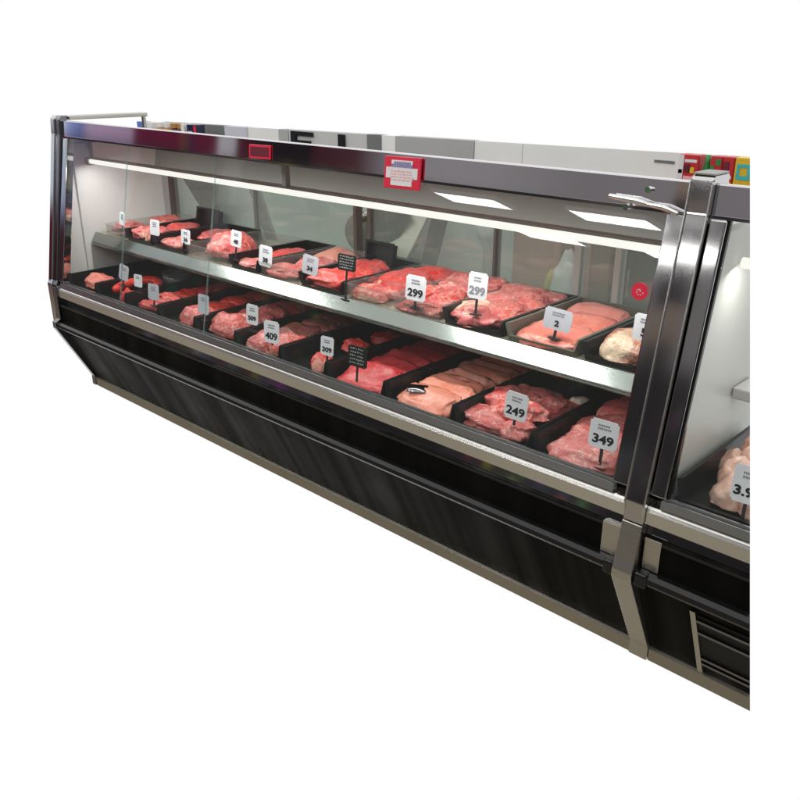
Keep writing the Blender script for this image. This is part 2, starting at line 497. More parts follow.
# right glass frame and the joint pillar
P('glass_frame', prism(NB(), [(0.004, 0.5505), (0.1235, 1.180), (0.160, 1.180), (0.045, 0.5505)], 2.897, LEN - 0.001, 0.003), 'steel', label='polished upright frame at the right edge of the glass')
pil = prism(NB(), [(-0.012, 0.4715), (-0.012, 0.522), (0.112, 1.188), (0.121, 1.262), (0.128, 1.268), (0.20, 1.268), (0.20, 1.19), (0.10, 0.50)], LEN, 2.996, 0.0045, 3)
pl = P('joint_pillar', pil, 'steel')
o = prism(NB(), [(0.115, 0.0), (0.115, 0.04), (-0.040, 0.326), (-0.040, 0.346), (-0.033, 0.372), (-0.014, 0.4705), (0.06, 0.471), (0.06, 0.36), (0.16, 0.0)], LEN, 2.996, 0.002)
link('pillar_foot', o, 'brushed', pl)
link('cap', box(NB(), LEN + .002, 2.994, 0.124, 0.198, 1.2685, 1.273, .0015), 'post', pl)
o = NB()
for xx in (LEN - 0.0005, 2.9925):
    o = NB()
    prism(o, [(-0.016, 0.50), (-0.016, 0.522), (0.108, 1.188), (0.116, 1.256), (0.124, 1.256), (0.118, 1.188), (-0.006, 0.50)], xx, xx + 0.004, 0.0012)
    link('edge_bead', o, M['ledge'], pl)
# right hand side wall inside the case (hidden by the pillar from the front)
P('liner', box(NB(), LEN - 0.012, LEN - 0.002, 0.20, 0.62, 0.53, 1.15), 'white_panel')

# glass panes with their joint
for a, b in ((0.059, 0.555), (0.558, 1.166), (1.169, 2.896)):
    P('glass_pane', prism(NB(), [(0.006, 0.532), (0.1295, 1.179), (0.1355, 1.179), (0.012, 0.532)], a, b), 'glass')
for a in (0.5555, 1.1665):
    P('glass_joint', prism(NB(), [(0.0058, 0.532), (0.1293, 1.179), (0.1357, 1.179), (0.0122, 0.532)], a, a + 0.002), 'seam')

# chrome glass hinge at the top right
hg = NB()
cyl(hg, (2.755, 0.1135, 1.2045), (2.82, 0.112, 1.2005), 0.0055, 0.0078)
cyl(hg, (2.82, 0.112, 1.2005), (2.855, 0.110, 1.196), 0.0078, 0.0045)
cyl(hg, (2.855, 0.110, 1.196), (2.89, 0.108, 1.194), 0.0045, 0.0065)
cyl(hg, (2.89, 0.108, 1.194), (2.93, 0.106, 1.184), 0.0065, 0.0045)
cyl(hg, (2.80, 0.130, 1.184), (2.80, 0.110, 1.184), 0.0075)
cyl(hg, (2.845, 0.134, 1.226), (2.845, 0.120, 1.226), 0.007)
P('glass_hinge', hg, 'chrome', smooth=True).data.set_sharp_from_angle(angle=0.8)

# lamp under the canopy
lamp = P('lamp_bar', cyl(NB(), (0.09, 0.205, 1.078), (LEN - 0.02, 0.205, 1.078), 0.0108), 'tube', smooth=True)
o = prism(NB(), [(0.190, 1.0905), (0.190, 1.097), (0.222, 1.097), (0.222, 1.0905)], 0.07, LEN - 0.02)
link('lamp_holder', o, 'brushed', lamp)
for xx in (0.075, 1.45, LEN - 0.04):
    link('lamp_hanger', box(NB(), xx, xx + 0.02, 0.195, 0.215, 1.0972, 1.226), 'post', lamp)
link('end_socket', box(NB(), 0.055, 0.088, 0.188, 0.224, 1.060, 1.090, 0.004), 'brushed', lamp)

# upper shelf
sh = P('shelf', box(NB(), 0.02, LEN - 0.014, 0.215, 0.655, 0.738, 0.7455), 'beige_tray')
o = prism(NB(), [(0.192, 0.704), (0.190, 0.710), (0.2145, 0.7505), (0.2205, 0.7505), (0.2205, 0.7464), (0.214, 0.737), (0.200, 0.708), (0.200, 0.704)], 0.018, LEN - 0.014)
link('shelf_rail', o, 'rail', sh)
o = prism(NB(), [(0.187, 0.6975), (0.187, 0.7035), (0.204, 0.7035), (0.204, 0.6975)], 0.018, LEN - 0.014, 0.0015)
link('shelf_lip', o, 'rail', sh)
for xx in (0.10, 1.02, 1.95, 2.86):
    link('shelf_bracket', prism(NB(), [(0.222, 0.737), (0.222, 0.722), (0.60, 0.690), (0.62, 0.737)], xx, xx + 0.012), 'brushed', sh)

# rear doors
P('door_track', box(NB(), 0.0, LEN, 0.632, 0.69, 0.7225, 0.742), 'grey_panel')
for a, b in ((0.03, 0.68), (0.69, 1.333), (1.43, 2.03), (2.04, 2.352), (2.38, 2.495), (2.52, 2.90)):
    P('sliding_door', box(NB(), a, b, 0.655, 0.661, 0.7425, 1.158), 'door_glass')
for a, w, mt in ((-0.0005, 0.03, 'brown_post'), (0.68, 0.01, 'post'), (1.333, 0.018, 'brown_post'), (1.412, 0.018, 'brown_post'), (2.03, 0.01, 'brown_post'), (2.352, 0.026, 'post'), (2.497, 0.022, 'post')):
    P('door_post', box(NB(), a + .001, a + w, 0.640, 0.675, 0.7425, 1.165), mt)

# ------------------------------------------------------------------ second case, sawn off at the right
X2 = 2.9965
XE = 3.9
case2 = empty('display_case', (0, 0, 0), 'second black glass fronted case, cut short at the right, holding pale poultry', 'display case')
P2 = lambda name, bm, mat, **k: link(name, bm, mat, case2, cut=True, **k)
def front2(root, x0, x1):
    front_parts(root, x0, x1, True, 2)
front2(case2, X2 + .0005, XE)
shell_parts(case2, X2 + .0005, XE, True)
P2('end_trim', box(NB(), X2 + 0.006, 3.045, -0.004, -0.0006, 0.356, 0.4405, 0.001), 'brushed')
P2('bumper_cap', box(NB(), X2 + 0.001, X2 + 0.035, -0.034, -0.0005, 0.316, 0.3565, 0.008, 3), 'bumper')
P2('glass_frame', prism(NB(), [(0.002, 0.5505), (0.1185, 1.180), (0.150, 1.180), (0.045, 0.5505)], X2 + .002, 3.036, 0.004, 3), 'steel')
P2('gasket', prism(NB(), [(0.0085, 0.5505), (0.1275, 1.180), (0.140, 1.180), (0.02, 0.5505)], 3.0365, 3.041), 'recess')
P2('glass_pane', prism(NB(), [(0.006, 0.532), (0.1295, 1.179), (0.1355, 1.179), (0.012, 0.532)], 3.042, XE), 'glass')
P2('liner', prism(NB(), [(0.045, 0.5295), (0.160, 1.15), (0.62, 1.15), (0.62, 0.5295)], X2 + .002, 3.030), 'case_liner')
P2('rear_panel', box(NB(), 3.031, XE, 0.60, 0.62, 0.7225, 1.0), 'grey_panel')
s2 = P2('shelf', box(NB(), 3.032, XE, 0.32, 0.60, 0.712, 0.742, 0.004), 'case_liner')
P2('lamp_bar', cyl(NB(), (3.05, 0.205, 1.078), (XE, 0.205, 1.078), 0.0125), 'tube', smooth=True)
# grille in the kick panel, lying on its slope
def on_kick(z, out=0.0):
    y = 0.127 + (-0.006 - 0.127) * (z - 0.044) / (0.322 - 0.044)
    return y - out
def kick_strip(bm, x0, x1, z0, z1, out):
    prism(bm, [(on_kick(z0, out), z0), (on_kick(z1, out), z1), (on_kick(z1, 0.0008), z1), (on_kick(z0, 0.0008), z0)], x0, x1)
    return bm
gr = P2('grille', kick_strip(NB(), 3.148, XE, 0.075, 0.285, 0.004), 'recess')
o = NB()
kick_strip(o, 3.134, 3.1475, 0.046, 0.296, 0.010)
link('grille_frame', o, 'brushed', gr, cut=True)
for z0 in (0.085, 0.108, 0.215, 0.262):
    o = NB()
    prism(o, [(on_kick(z0, 0.012), z0), (on_kick(z0 + .007, 0.010), z0 + .007), (on_kick(z0 + .007, 0.0045), z0 + .007), (on_kick(z0, 0.0045), z0)], 3.149, XE)
    link('grille_bar', o, 'dark_steel', gr, cut=True)

# ------------------------------------------------------------------ trays
def tray_bm(x0, x1, y0, y1, z0, z1, th=0.004, flange=0.006, front_low=0.0):
    bm = NB()
    dr = 0.008
    def ring(ix, zz):
        lo = zz - (front_low if zz > z0 + 0.012 else 0)
        pts = [(x0 + ix, y0 + ix, zz), (x0 + .012 + ix, y0 + ix, lo), (x1 - .012 - ix, y0 + ix, lo), (x1 - ix, y0 + ix, zz), (x1 - ix, y1 - ix, zz), (x0 + ix, y1 - ix, zz)]
        return [bm.verts.new(p) for p in pts]
    r = [ring(dr, z0), ring(flange, z1 - 0.004), ring(0, z1 - 0.004), ring(0, z1), ring(flange + th, z1), ring(dr + th, z0 + th)]
    bm.faces.new(r[0][::-1])
    for a, b in zip(r, r[1:]):
        for i in range(6):
            bm.faces.new((a[i], a[(i + 1) % 6], b[(i + 1) % 6], b[i]))
    bm.faces.new(r[-1])
    return bm

ZL, ZLr = 0.5285, 0.588
lower_x = [(0.060, 0.314), (0.320, 0.569), (0.575, 0.824), (0.830, 1.079), (1.085, 1.339), (1.345, 1.594), (1.600, 1.829), (1.835, 2.094), (2.100, 2.369), (2.375, 2.637), (2.643, 2.905)]
lower_words = ['black tray at the far left end of the lower deck, mostly empty', 'black tray second from the left on the lower deck, curled red strip inside',
               'black lower deck tray of bright red strips beside the clear tubs', 'black lower deck tray with a pale pink fillet at its front',
               'black lower deck tray with a rounded red roast at its front', 'black lower deck tray with two round steaks in front of browned meat',
               'nearly empty black lower deck tray with a single fat edged chop in front', 'black lower deck tray of deep red beef slices behind the chalk sign',
               'black lower deck tray of salmon coloured loin slices in a long row', 'black lower deck tray of heaped pork ribs under the 249 card',
               'black lower deck tray of pork chops beside the steel pillar, under the 349 card']
for (a, b), w in zip(lower_x, lower_words):
    tag(link('meat_tray', tray_bm(a, b, 0.030, 0.545, ZL, ZLr, front_low=.046), 'tray'), w, 'tray', 'black trays on the lower deck')
tag(link('meat_tray', tray_bm(3.046, 3.33, 0.030, 0.545, ZL, 0.602, front_low=.05), 'tray', cut=True), 'black tray of poultry in the second case at the right', 'tray')

ZU, ZUr = 0.7465, 0.797
upper = [(0.075, 0.262, 'clear', 'clear tray at the far left end of the upper shelf under the green printed card'),
         (0.268, 0.490, 'tray', 'black upper shelf tray of knobbly pink meat, second from the left'),
         (0.500, 0.740, 'tray', 'black upper shelf tray with one thin red slab, left of the round roast'),
         (0.750, 1.045, 'clear', 'clear upper shelf tray under the big round fat marked roast'),
         (1.055, 1.235, 'tray', 'black upper shelf tray with a thin red slice, right of the round roast'),
         (1.245, 1.465, 'clear', 'clear upper shelf tray of flat pink steaks left of the bright red roast'),
         (1.475, 1.705, 'tray', 'black upper shelf tray of bright red lumps left of the chalk sign'),
         (1.715, 1.925, 'clear', 'clear fronted upper shelf tray of steaks behind the chalk sign'),
         (1.935, 2.145, 'clear', 'clear fronted upper shelf tray of heaped red meat behind the 299 card'),
         (2.155, 2.385, 'tray', 'black upper shelf tray heaped with pork strips, right of the 299 card'),
         (2.395, 2.640, 'olive_tray', 'olive grey upper shelf tray of smooth pale fillets'),
         (2.650, 2.880, 'tray', 'black upper shelf tray with a fat covered roast next to the pillar')]
for a, b, mt, w in upper:
    tag(link('meat_tray', tray_bm(a, b, 0.228, 0.632, ZU, ZUr, front_low=0 if mt == 'clear' else .034), mt), w, 'tray', 'trays on the upper shelf')

# ------------------------------------------------------------------ meat
def lump_bm(w, l, h, seed, rough=0.12, fine=0.05, box_e=0.75, bottom=0.25, sub=4, fat_side=None, fat_amt=0.3):
    bm = NB()
    bmesh.ops.create_icosphere(bm, subdivisions=sub, radius=1.0)
    off = Vector((seed * 3.17, seed * 1.93, seed * 5.11))
    fl = bm.verts.layers.float.new('fat')
    for v in bm.verts:
        d = v.co.normalized()
        s = lambda t: math.copysign(abs(t) ** box_e, t)
        r = 1 + rough * 2 * noise.noise(d * 1.6 + off) + fine * 2 * noise.noise(d * 5.0 + off)
        p = Vector((s(d.x) * w / 2 * r, s(d.y) * l / 2 * r, 0))
        z = s(d.z)
        z = z * h * (1 + 0.35 * noise.noise(Vector((d.x * 2, d.y * 2, 0)) + off) + fine * noise.noise(d * 6 + off))
        if d.z < 0: z *= bottom
        p.z = z
        v.co = p
        if fat_side is not None:
            a = math.atan2(d.y, d.x)
            k = math.cos(a - fat_side) * (1 - abs(d.z) * 0.6) + 0.3 * noise.noise(d * 4 + off)
            v[fl] = max(0.0, min(1.0, (k - (1 - fat_amt)) * 8))
    zmin = min(v.co.z for v in bm.verts)
    bmesh.ops.translate(bm, vec=(0, 0, -zmin), verts=bm.verts)
    return bm

seedc = [1]
def put(name, bm, mat, x, y, z, rz=0.0, rx=0.0, ry=0.0, label='', cat='meat', group=None, cut=False):
    m = Matrix.Translation((x, y, z)) @ Euler((rx, ry, rz), 'XYZ').to_matrix().to_4x4()
    bmesh.ops.transform(bm, matrix=m, verts=bm.verts)
    o = link(name, bm, mat, smooth=True, cut=cut)
    if o: tag(o, label, cat, group)
    return o

def lump(name, mat, x, y, z, w, l, h, label, rz=0, rx=0, ry=0, cat='meat', group=None, cut=False, **k):
    seedc[0] += 1
    if z < .7 and cat == 'meat' and not cut:
        wide = 1.22 if 'strip' in name or name == 'red_meat_piece' else 1.0
        w, l, h = min(w * wide, .235), l * (1.12 if wide > 1 else 1.0), h * .92
    if z > .7 and cat == 'meat':
        z = zu + (z - zu) * .45
        h = h * .62
        w = w * .95
    return put(name, lump_bm(w, l, h, seedc[0], **k), mat, x, y, z, rz, rx, ry, label, cat, group, cut)

R = math.radians
zb = ZL + 0.005
# lower deck, from the right
lump('pork_chop', 'pork', 2.775, 0.125, zb, 0.215, 0.17, 0.036, 'pink pork chop with pale streaks at the tray front, under the 349 card', rz=.25, rx=R(6), group='pork chops beside the pillar', fat_side=2.6, fat_amt=.18)
lump('pork_chop', 'pork', 2.775, 0.215, zb + .022, 0.21, 0.16, 0.036, 'pink pork chop half hidden behind the 349 card', rz=-.2, rx=R(10), group='pork chops beside the pillar', fat_side=.4, fat_amt=.15)
lump('pork_chop', 'pork', 2.78, 0.33, zb + .030, 0.21, 0.18, 0.042, 'plain pink pork slab rearmost in the tray beside the pillar', rz=.1, rx=R(8), group='pork chops beside the pillar', rough=.06)
lump('pork_chop', 'pork', 2.78, 0.45, zb + .024, 0.20, 0.15, 0.040, 'pork slab in the shade under the shelf beside the pillar', rz=-.1, rx=R(8), group='pork chops beside the pillar')

for i, (dx, y, dz, w, l, h, rz, lb) in enumerate([
        (-.045, .105, 0, .15, .11, .038, .2, 'pale edged pork rib piece at the front left of the heap below the 249 card'),
        (.055, .095, .0, .13, .095, .036, -.4, 'curled pork rib piece at the front right of the heap under the 249 card'),
        (.015, .155, .028, .17, .10, .036, .5, 'pork rib piece lying across the middle of the heap at the 249 card'),
        (-.035, .205, .022, .15, .12, .042, .1, 'pork rib piece behind the 249 card'),
        (.055, .235, .014, .12, .12, .044, -.3, 'narrow pork rib piece right behind the 249 card'),
        (-.01, .285, .012, .16, .11, .044, .3, 'rearmost fleshy pork rib piece in the heap under the 249 card')]):
    lump('pork_rib', 'pork_rib', 2.495 + dx, y, zb + dz, w, l, h, lb, rz=rz, rx=R(5), ry=R(-6 if dx > 0 else 6), group='pork rib pieces in the heap', rough=.2, fine=.08, fat_side=rz * 4, fat_amt=.15)
rb = lump('pork_rib', 'pork_rib', 2.565, 0.275, zb + .02, 0.06, .15, .028, 'pork rib piece with a white bone end sticking out of the heap', rz=-.7, group='pork rib pieces in the heap')
bt = lump_bm(.035, .06, .02, 91, rough=.1)
bmesh.ops.transform(bt, matrix=Matrix.Translation((.035, .055, .016)) @ Matrix.Rotation(-.7, 4, 'Z'), verts=bt.verts)
link('bone', bt, 'bone', rb, smooth=True)

for i in range(8):
    y = .085 + i * .058
    lump('loin_slice', 'loin', 2.235 + .008 * math.sin(i * 2.1), y, zb + .008, .205 + .012 * math.sin(i * 1.7), .125, .026,
         'salmon coloured pork loin slice, %s of the overlapping row' % ['foremost', 'second from the front', 'third from the front', 'fourth from the front', 'fourth from the back', 'third from the back', 'second from the back', 'rearmost'][i],
         rz=.09 * math.sin(i * 3), rx=R(21), group='overlapping pork loin slices', rough=.09, box_e=.62, fine=.06)
for i in range(6):
    y = .10 + i * .078
    lump('beef_slice', 'beef', 1.972 + .006 * math.sin(i * 2.6), y, zb + .006, .215, .15, .026,
         'deep red beef slice, %s of the row behind the chalk sign' % ['foremost', 'second from the front', 'third from the front', 'third from the back', 'second from the back', 'rearmost'][i],
         rz=.1 * math.sin(i * 2 + 1), rx=R(17), group='deep red beef slices', rough=.08, box_e=.6)

lump('chop', 'bright', 1.778, .066, zb, .085, .065, .05, 'small red chop with a tan fat edge alone at the front of its tray', rz=.2, fat_side=-1.3, fat_amt=.55)
lump('red_meat_piece', 'bright', 1.735, .26, zb + .018, .10, .07, .032, 'bright red lump behind the lone chop, nearer the front', rz=-.2, group='red lumps behind the lone chop')
lump('red_meat_piece', 'bright', 1.755, .40, zb + .016, .10, .09, .032, 'bright red lump behind the lone chop, under the shelf rail', rz=.2, group='red lumps behind the lone chop')

lump('round_steak', 'steak', 1.435, .095, zb + .004, .125, .12, .042, 'round marbled steak, left of the pair at the tray front by the curved card', rx=R(8), rough=.08, fat_side=-1.7, fat_amt=.12)
lump('round_steak', 'steak', 1.535, .115, zb + .006, .15, .135, .046, 'larger round marbled steak, right of the pair at the tray front', rx=R(10), rz=.3, rough=.09, fat_side=-1.2, fat_amt=.2)
for i in range(4):
    lump('browned_meat', 'brown_meat', 1.475 + .01 * (i % 2), .225 + i * .085, zb + .012, .185, .12, .042,
         'browned red meat piece, %s of the row behind the two round steaks' % ['first', 'second', 'third', 'last'][i], rz=.2 * math.sin(i * 5), rx=R(8), group='browned meat in a row', rough=.16)

lump('roast', 'steak', 1.215, .105, zb, .205, .13, .062, 'rounded dark red roast at the tray front, second card from the big round steaks', rough=.1, rz=-.1, fat_side=-1.9, fat_amt=.1)
for i in range(4):
    lump('marbled_steak', 'steak', 1.21, .215 + i * .085, zb + .012, .19, .12, .046 - .004 * i,
         'red steak with white marbling, %s behind the rounded roast' % ['first', 'second', 'third', 'last'][i], rz=.25 * math.sin(i * 3 + 1), rx=R(10), group='steaks behind the rounded roast', rough=.15, fat_side=i * 1.5, fat_amt=.12)

lump('fillet', 'pork', 1.005, .10, zb, .15, .12, .058, 'pale pink fillet with a white fat corner at the tray front', rz=-.2, fat_side=3.0, fat_amt=.22, rough=.1)
for i in range(3):
    lump('red_strip', 'bright', .955, .22 + i * .11, zb + .016, .13, .13, .026, 'thin bright red strip, %s behind the pale pink fillet' % ['nearest', 'middle one', 'farthest'][i], rz=.2, group='red strips behind the pink fillet', rough=.15)

lump('red_cut', 'bright', .715, .095, zb, .17, .085, .034, 'thin red cut at the front of the third lower tray from the left', rz=.2, rough=.14)
for i in range(4):
    lump('red_strip', 'bright', .685 + .012 * i, .175 + i * .075, zb + .012, .10, .10, .030, 'knobbly bright red strip, %s from the front in the third tray from the left' % ['first', 'second', 'third', 'fourth'][i], rz=.3 * math.sin(i), group='red strips beside the clear tubs', rough=.25, fine=.1)
# curled strip: a bent rope of meat
def rope_bm(pts, r, seed):
    bm = NB()
    rings = []
    n = len(pts)
    for i, p in enumerate(pts):
        p = Vector(p)
        t = (Vector(pts[min(i + 1, n - 1)]) - Vector(pts[max(i - 1, 0)])).normalized()
        s = t.cross(Vector((0, 0, 1))).normalized()
        u = s.cross(t)
        rr = r * (1 + .35 * noise.noise(p * 25 + Vector((seed, 0, 0)))) * (0.55 if i in (0, n - 1) else 1)
        rings.append([bm.verts.new(p + s * math.cos(a) * rr * 1.3 + u * math.sin(a) * rr) for a in [k * math.pi / 5 for k in range(10)]])
    for a, b in zip(rings, rings[1:]):
        for k in range(10):
            bm.faces.new((a[k], a[(k + 1) % 10], b[(k + 1) % 10], b[k]))
    bm.faces.new(rings[0][::-1]); bm.faces.new(rings[-1])
    return bm
pts = []
for i in range(15):
    a = math.radians(250 - i * 15)
    pts.append((.43 + .06 * math.cos(a), .17 + .10 * math.sin(a), zb + .03 + .012 * math.sin(i / 14 * math.pi)))
tag(link('curled_meat_strip', rope_bm(pts, .017, 3), 'bright', smooth=True), 'curled bright red strip of meat in the second lower tray from the left', 'meat')
lump('red_chunk', 'bright', .52, .075, zb, .075, .06, .048, 'small red chunk at the front right corner of the second tray from the left', rough=.15, fat_side=3.1, fat_amt=.3)
lump('pink_slab', 'fillet', .20, .115, zb, .13, .12, .052, 'pinkish red slab alone in the leftmost lower tray', rough=.1, fat_side=0.1, fat_amt=.25)
def tub(x, y, z, r, h, lb):
    e = empty('plastic_tub', (x, y, z), lb, 'tub', 'clear tubs on the lower deck')
    link('bowl', lathe(NB(), [(r * .8, 0), (r * .86, .004), (r, h), (r * .96, h), (r * .8, .006)], 0, 0, 0), 'clear', e, smooth=True)
    link('lid', lathe(NB(), [(r * 1.04, h + .001), (r * 1.04, h + .006), (r * .9, h + .009), (r * .3, h + .012), (.002, h + .012)], 0, 0, 0), 'clear', e, smooth=True)
tub(.46, .36, zb, .07, .065, 'round clear lidded tub on the lower deck, left one of two')
tub(.72, .47, zb, .055, .055, 'smaller round clear lidded tub under the shelf, right one of two')

# upper shelf
zu = ZU + .005
lump('wrapped_roast', 'fat_roast', 2.765, .34, zu, .20, .21, .098, 'rounded roast under a cap of pale fat, beside the pillar on the upper shelf', rough=.08, rz=.3, box_e=.85)
for i, (dx, y, dz, w, l) in enumerate([(-.005, .31, .012, .225, .16), (.01, .42, .022, .22, .17), (-.005, .53, .026, .21, .16)]):
    lump('pale_fillet', 'fillet', 2.517 + dx, y, zu + dz, w, l, .036, 'smooth salmon pink fillet, %s in the olive grey tray' % ['front one', 'middle one', 'rear one'][i], rx=R(9), group='pale fillets in the olive grey tray', rough=.06, box_e=.62)
for i, (x, y, dz, w, l, h, rz, mt, lb) in enumerate([
        (2.255, .31, .012, .20, .15, .065, .1, 'roast', 'thick red slab with a pale fat patch, at the front of the heaped strips'),
        (2.31, .36, .030, .14, .14, .058, .5, 'strip', 'pork strip right of the thick slab in the heap'),
        (2.235, .42, .042, .19, .12, .055, -.2, 'strip', 'pork strip lying across the heap right of the tall standing card'),
        (2.30, .46, .050, .15, .13, .055, .4, 'strip', 'pork strip on top of the heap'),
        (2.24, .53, .046, .19, .12, .058, .1, 'strip', 'pork strip near the back of the heap'),
        (2.31, .57, .028, .13, .11, .05, .5, 'strip', 'rearmost pork strip, pointing at the grey door post')]):
    lump('pork_strip', mt, x, y, zu + dz, w, l, h, lb, rz=rz, rx=R(6), group='heaped pork strips', rough=.2, fine=.09)
for i, (x, y, dz, w, l, h, rz, lb) in enumerate([
        (2.04, .285, .004, .19, .09, .040, 0, 'red meat chunk pressed against the clear tray front below the 299 card'),
        (2.08, .35, .024, .13, .13, .062, .3, 'red meat chunk right of the 299 card'),
        (1.99, .36, .022, .13, .12, .055, -.4, 'red meat chunk left of the 299 card'),
        (2.05, .44, .048, .18, .14, .060, .2, 'red meat chunk crowning the heap behind the 299 card'),
        (2.00, .53, .044, .15, .13, .058, -.3, 'small red meat chunk at the back left of the heap behind the 299 card'),
        (2.08, .56, .040, .13, .12, .060, .4, 'red meat chunk at the back right of the heap behind the 299 card')]):
    lump('meat_chunk', 'steak', x, y, zu + dz, w, l, h, lb, rz=rz, rx=R(6), group='heaped red meat behind the 299 card', rough=.22, fine=.1)
for i, (x, y, dz, w, l, h, rz, fs, lb) in enumerate([
        (1.80, .285, .004, .17, .10, .048, .0, -1.2, 'steak with a white fat edge against the clear tray front by the chalk sign'),
        (1.835, .345, .022, .15, .13, .042, .4, .2, 'steak with a white corner, right of the chalk sign'),
        (1.80, .44, .034, .19, .16, .052, -.1, 1.6, 'broad red steak lying behind the chalk sign'),
        (1.82, .56, .030, .18, .13, .052, .2, .4, 'rear red steak tipped against the tray back behind the chalk sign')]):
    lump('steak', 'bright' if i > 1 else 'roast', x, y, zu + dz, w, l, h, lb, rz=rz, rx=R(7), group='steaks behind the upper chalk sign', rough=.14, fat_side=fs, fat_amt=.2)
for i, (x, y, dz, w, l, h, rz, lb) in enumerate([
        (1.59, .30, .012, .20, .13, .066, .1, 'large bright red lump at the front of its upper tray, left of the chalk sign'),
        (1.64, .41, .026, .12, .13, .058, .4, 'bright red lump with a pale spot, behind the large lump'),
        (1.56, .50, .020, .16, .14, .055, -.2, 'bright red lump at the back of the tray left of the chalk sign')]):
    lump('red_lump', 'bright', x, y, zu + dz, w, l, h, lb, rz=rz, rx=R(6), group='bright red lumps on the upper shelf', rough=.16, fat_side=rz * 5, fat_amt=.15)
for i, (x, y, dz, w, l, h, rz, lb) in enumerate([
        (1.335, .29, .008, .19, .11, .040, .0, 'flat pink steak at the front of the clear tray'),
        (1.37, .40, .022, .16, .14, .046, .3, 'flat pink steak in the middle of the clear tray'),
        (1.35, .53, .022, .18, .15, .056, -.1, 'orange pink steak humped at the back of the clear tray')]):
    lump('pink_steak', 'steak' if i < 2 else 'loin', x, y, zu + dz, w, l, h, lb, rz=rz, rx=R(6), group='flat steaks in a clear tray', rough=.14)
lump('round_roast', 'roast', .925, .335, zu, .225, .20, .125, 'big round pink roast with a patch of pale fat, on the upper shelf', rough=.06, box_e=.95)
lump('thin_slice', 'bright', 1.14, .42, zu + .02, .14, .22, .034, 'thin red slice pointing backwards, right of the big round roast', rz=.1, rx=R(5), rough=.1)
lump('pink_trimming', 'pork', 1.145, .285, zu + .004, .15, .10, .034, 'flat pink trimming at the front of the tray right of the round roast', rough=.15)
lump('red_slab', 'steak', .62, .29, zu + .006, .215, .11, .048, 'thin red slab at the tray front, left of the big round roast', rough=.1)
lump('red_slab', 'bright', .60, .50, zu + .02, .17, .16, .040, 'red slab deep in the tray behind the thin red slab', rough=.12)
for i, (x, y, dz, w, l, h, lb) in enumerate([(.345, .295, .008, .13, .12, .066, 'knobbly pink lump, front left in the second upper tray'),
                                            (.435, .30, .008, .11, .12, .075, 'knobbly pink lump, front right in the second upper tray'),
                                            (.37, .46, .016, .18, .16, .055, 'bright pink piece at the back of the second upper tray')]):
    lump('pink_lump', 'roast' if i < 2 else 'bright', x, y, zu + dz, w, l, h, lb, group='knobbly pink lumps', rough=.18, fine=.08)
lump('pink_piece', 'roast', .17, .31, zu + .004, .15, .13, .062, 'red and pink piece in the clear tray at the far left of the upper shelf', rough=.14)
lump('pink_piece', 'steak', .17, .50, zu + .02, .16, .15, .062, 'second red piece at the back of the far left upper tray', rough=.12)
# upright black backs of empty trays leaning against the rear doors
for i, (x0, x1, lb) in enumerate([(.30, .48, 'empty black tray stood on edge at the back of the upper shelf, far left'),
                                 (1.45, 1.60, 'empty black tray stood on edge at the back, left of the brown door posts')]):
    b = tray_bm(x0, x1, -.05, .05, 0, .03)
    bmesh.ops.transform(b, matrix=Matrix.Translation((0, .618, ZUr + .008)) @ Matrix.Rotation(R(80), 4, 'X'), verts=b.verts)
    tag(link('empty_tray', b, 'tray'), lb, 'tray', 'empty trays stood at the back')

# second case poultry
for i, (x, y, dz, w, l, h, rz, lb) in enumerate([
        (3.150, .110, .0, .105, .085, .058, .3, 'pale poultry piece at the front left, just left of the 3.99 card foot'),
        (3.215, .100, .0, .090, .085, .056, -.2, 'pale poultry piece at the front, below the 3.99 card'),
        (3.128, .185, .008, .095, .085, .062, .2, 'smooth pale poultry piece left of the 3.99 card'),
        (3.195, .180, .024, .10, .09, .062, .1, 'pale poultry piece hidden behind the 3.99 card'),
        (3.150, .255, .028, .10, .09, .064, -.3, 'pale poultry piece topping the pile above the 3.99 card'),
        (3.120, .340, .030, .09, .09, .058, .2, 'pale poultry piece near the back of the pile'),
        (3.085, .270, .0, .08, .09, .050, .4, 'pinkish poultry piece against the black tray wall')]):
    lump('poultry_piece', 'chicken', x, y, zb + dz, w, l, h, lb, rz=rz, group='pale poultry pieces', rough=.07, cut=True, box_e=.95)
lump('poultry_piece', 'fat_roast', 3.13, .43, zb + .03, .11, .11, .06, 'browner poultry piece at the back of the tray in the second case', group='pale poultry pieces', rough=.08, cut=True, box_e=.95)

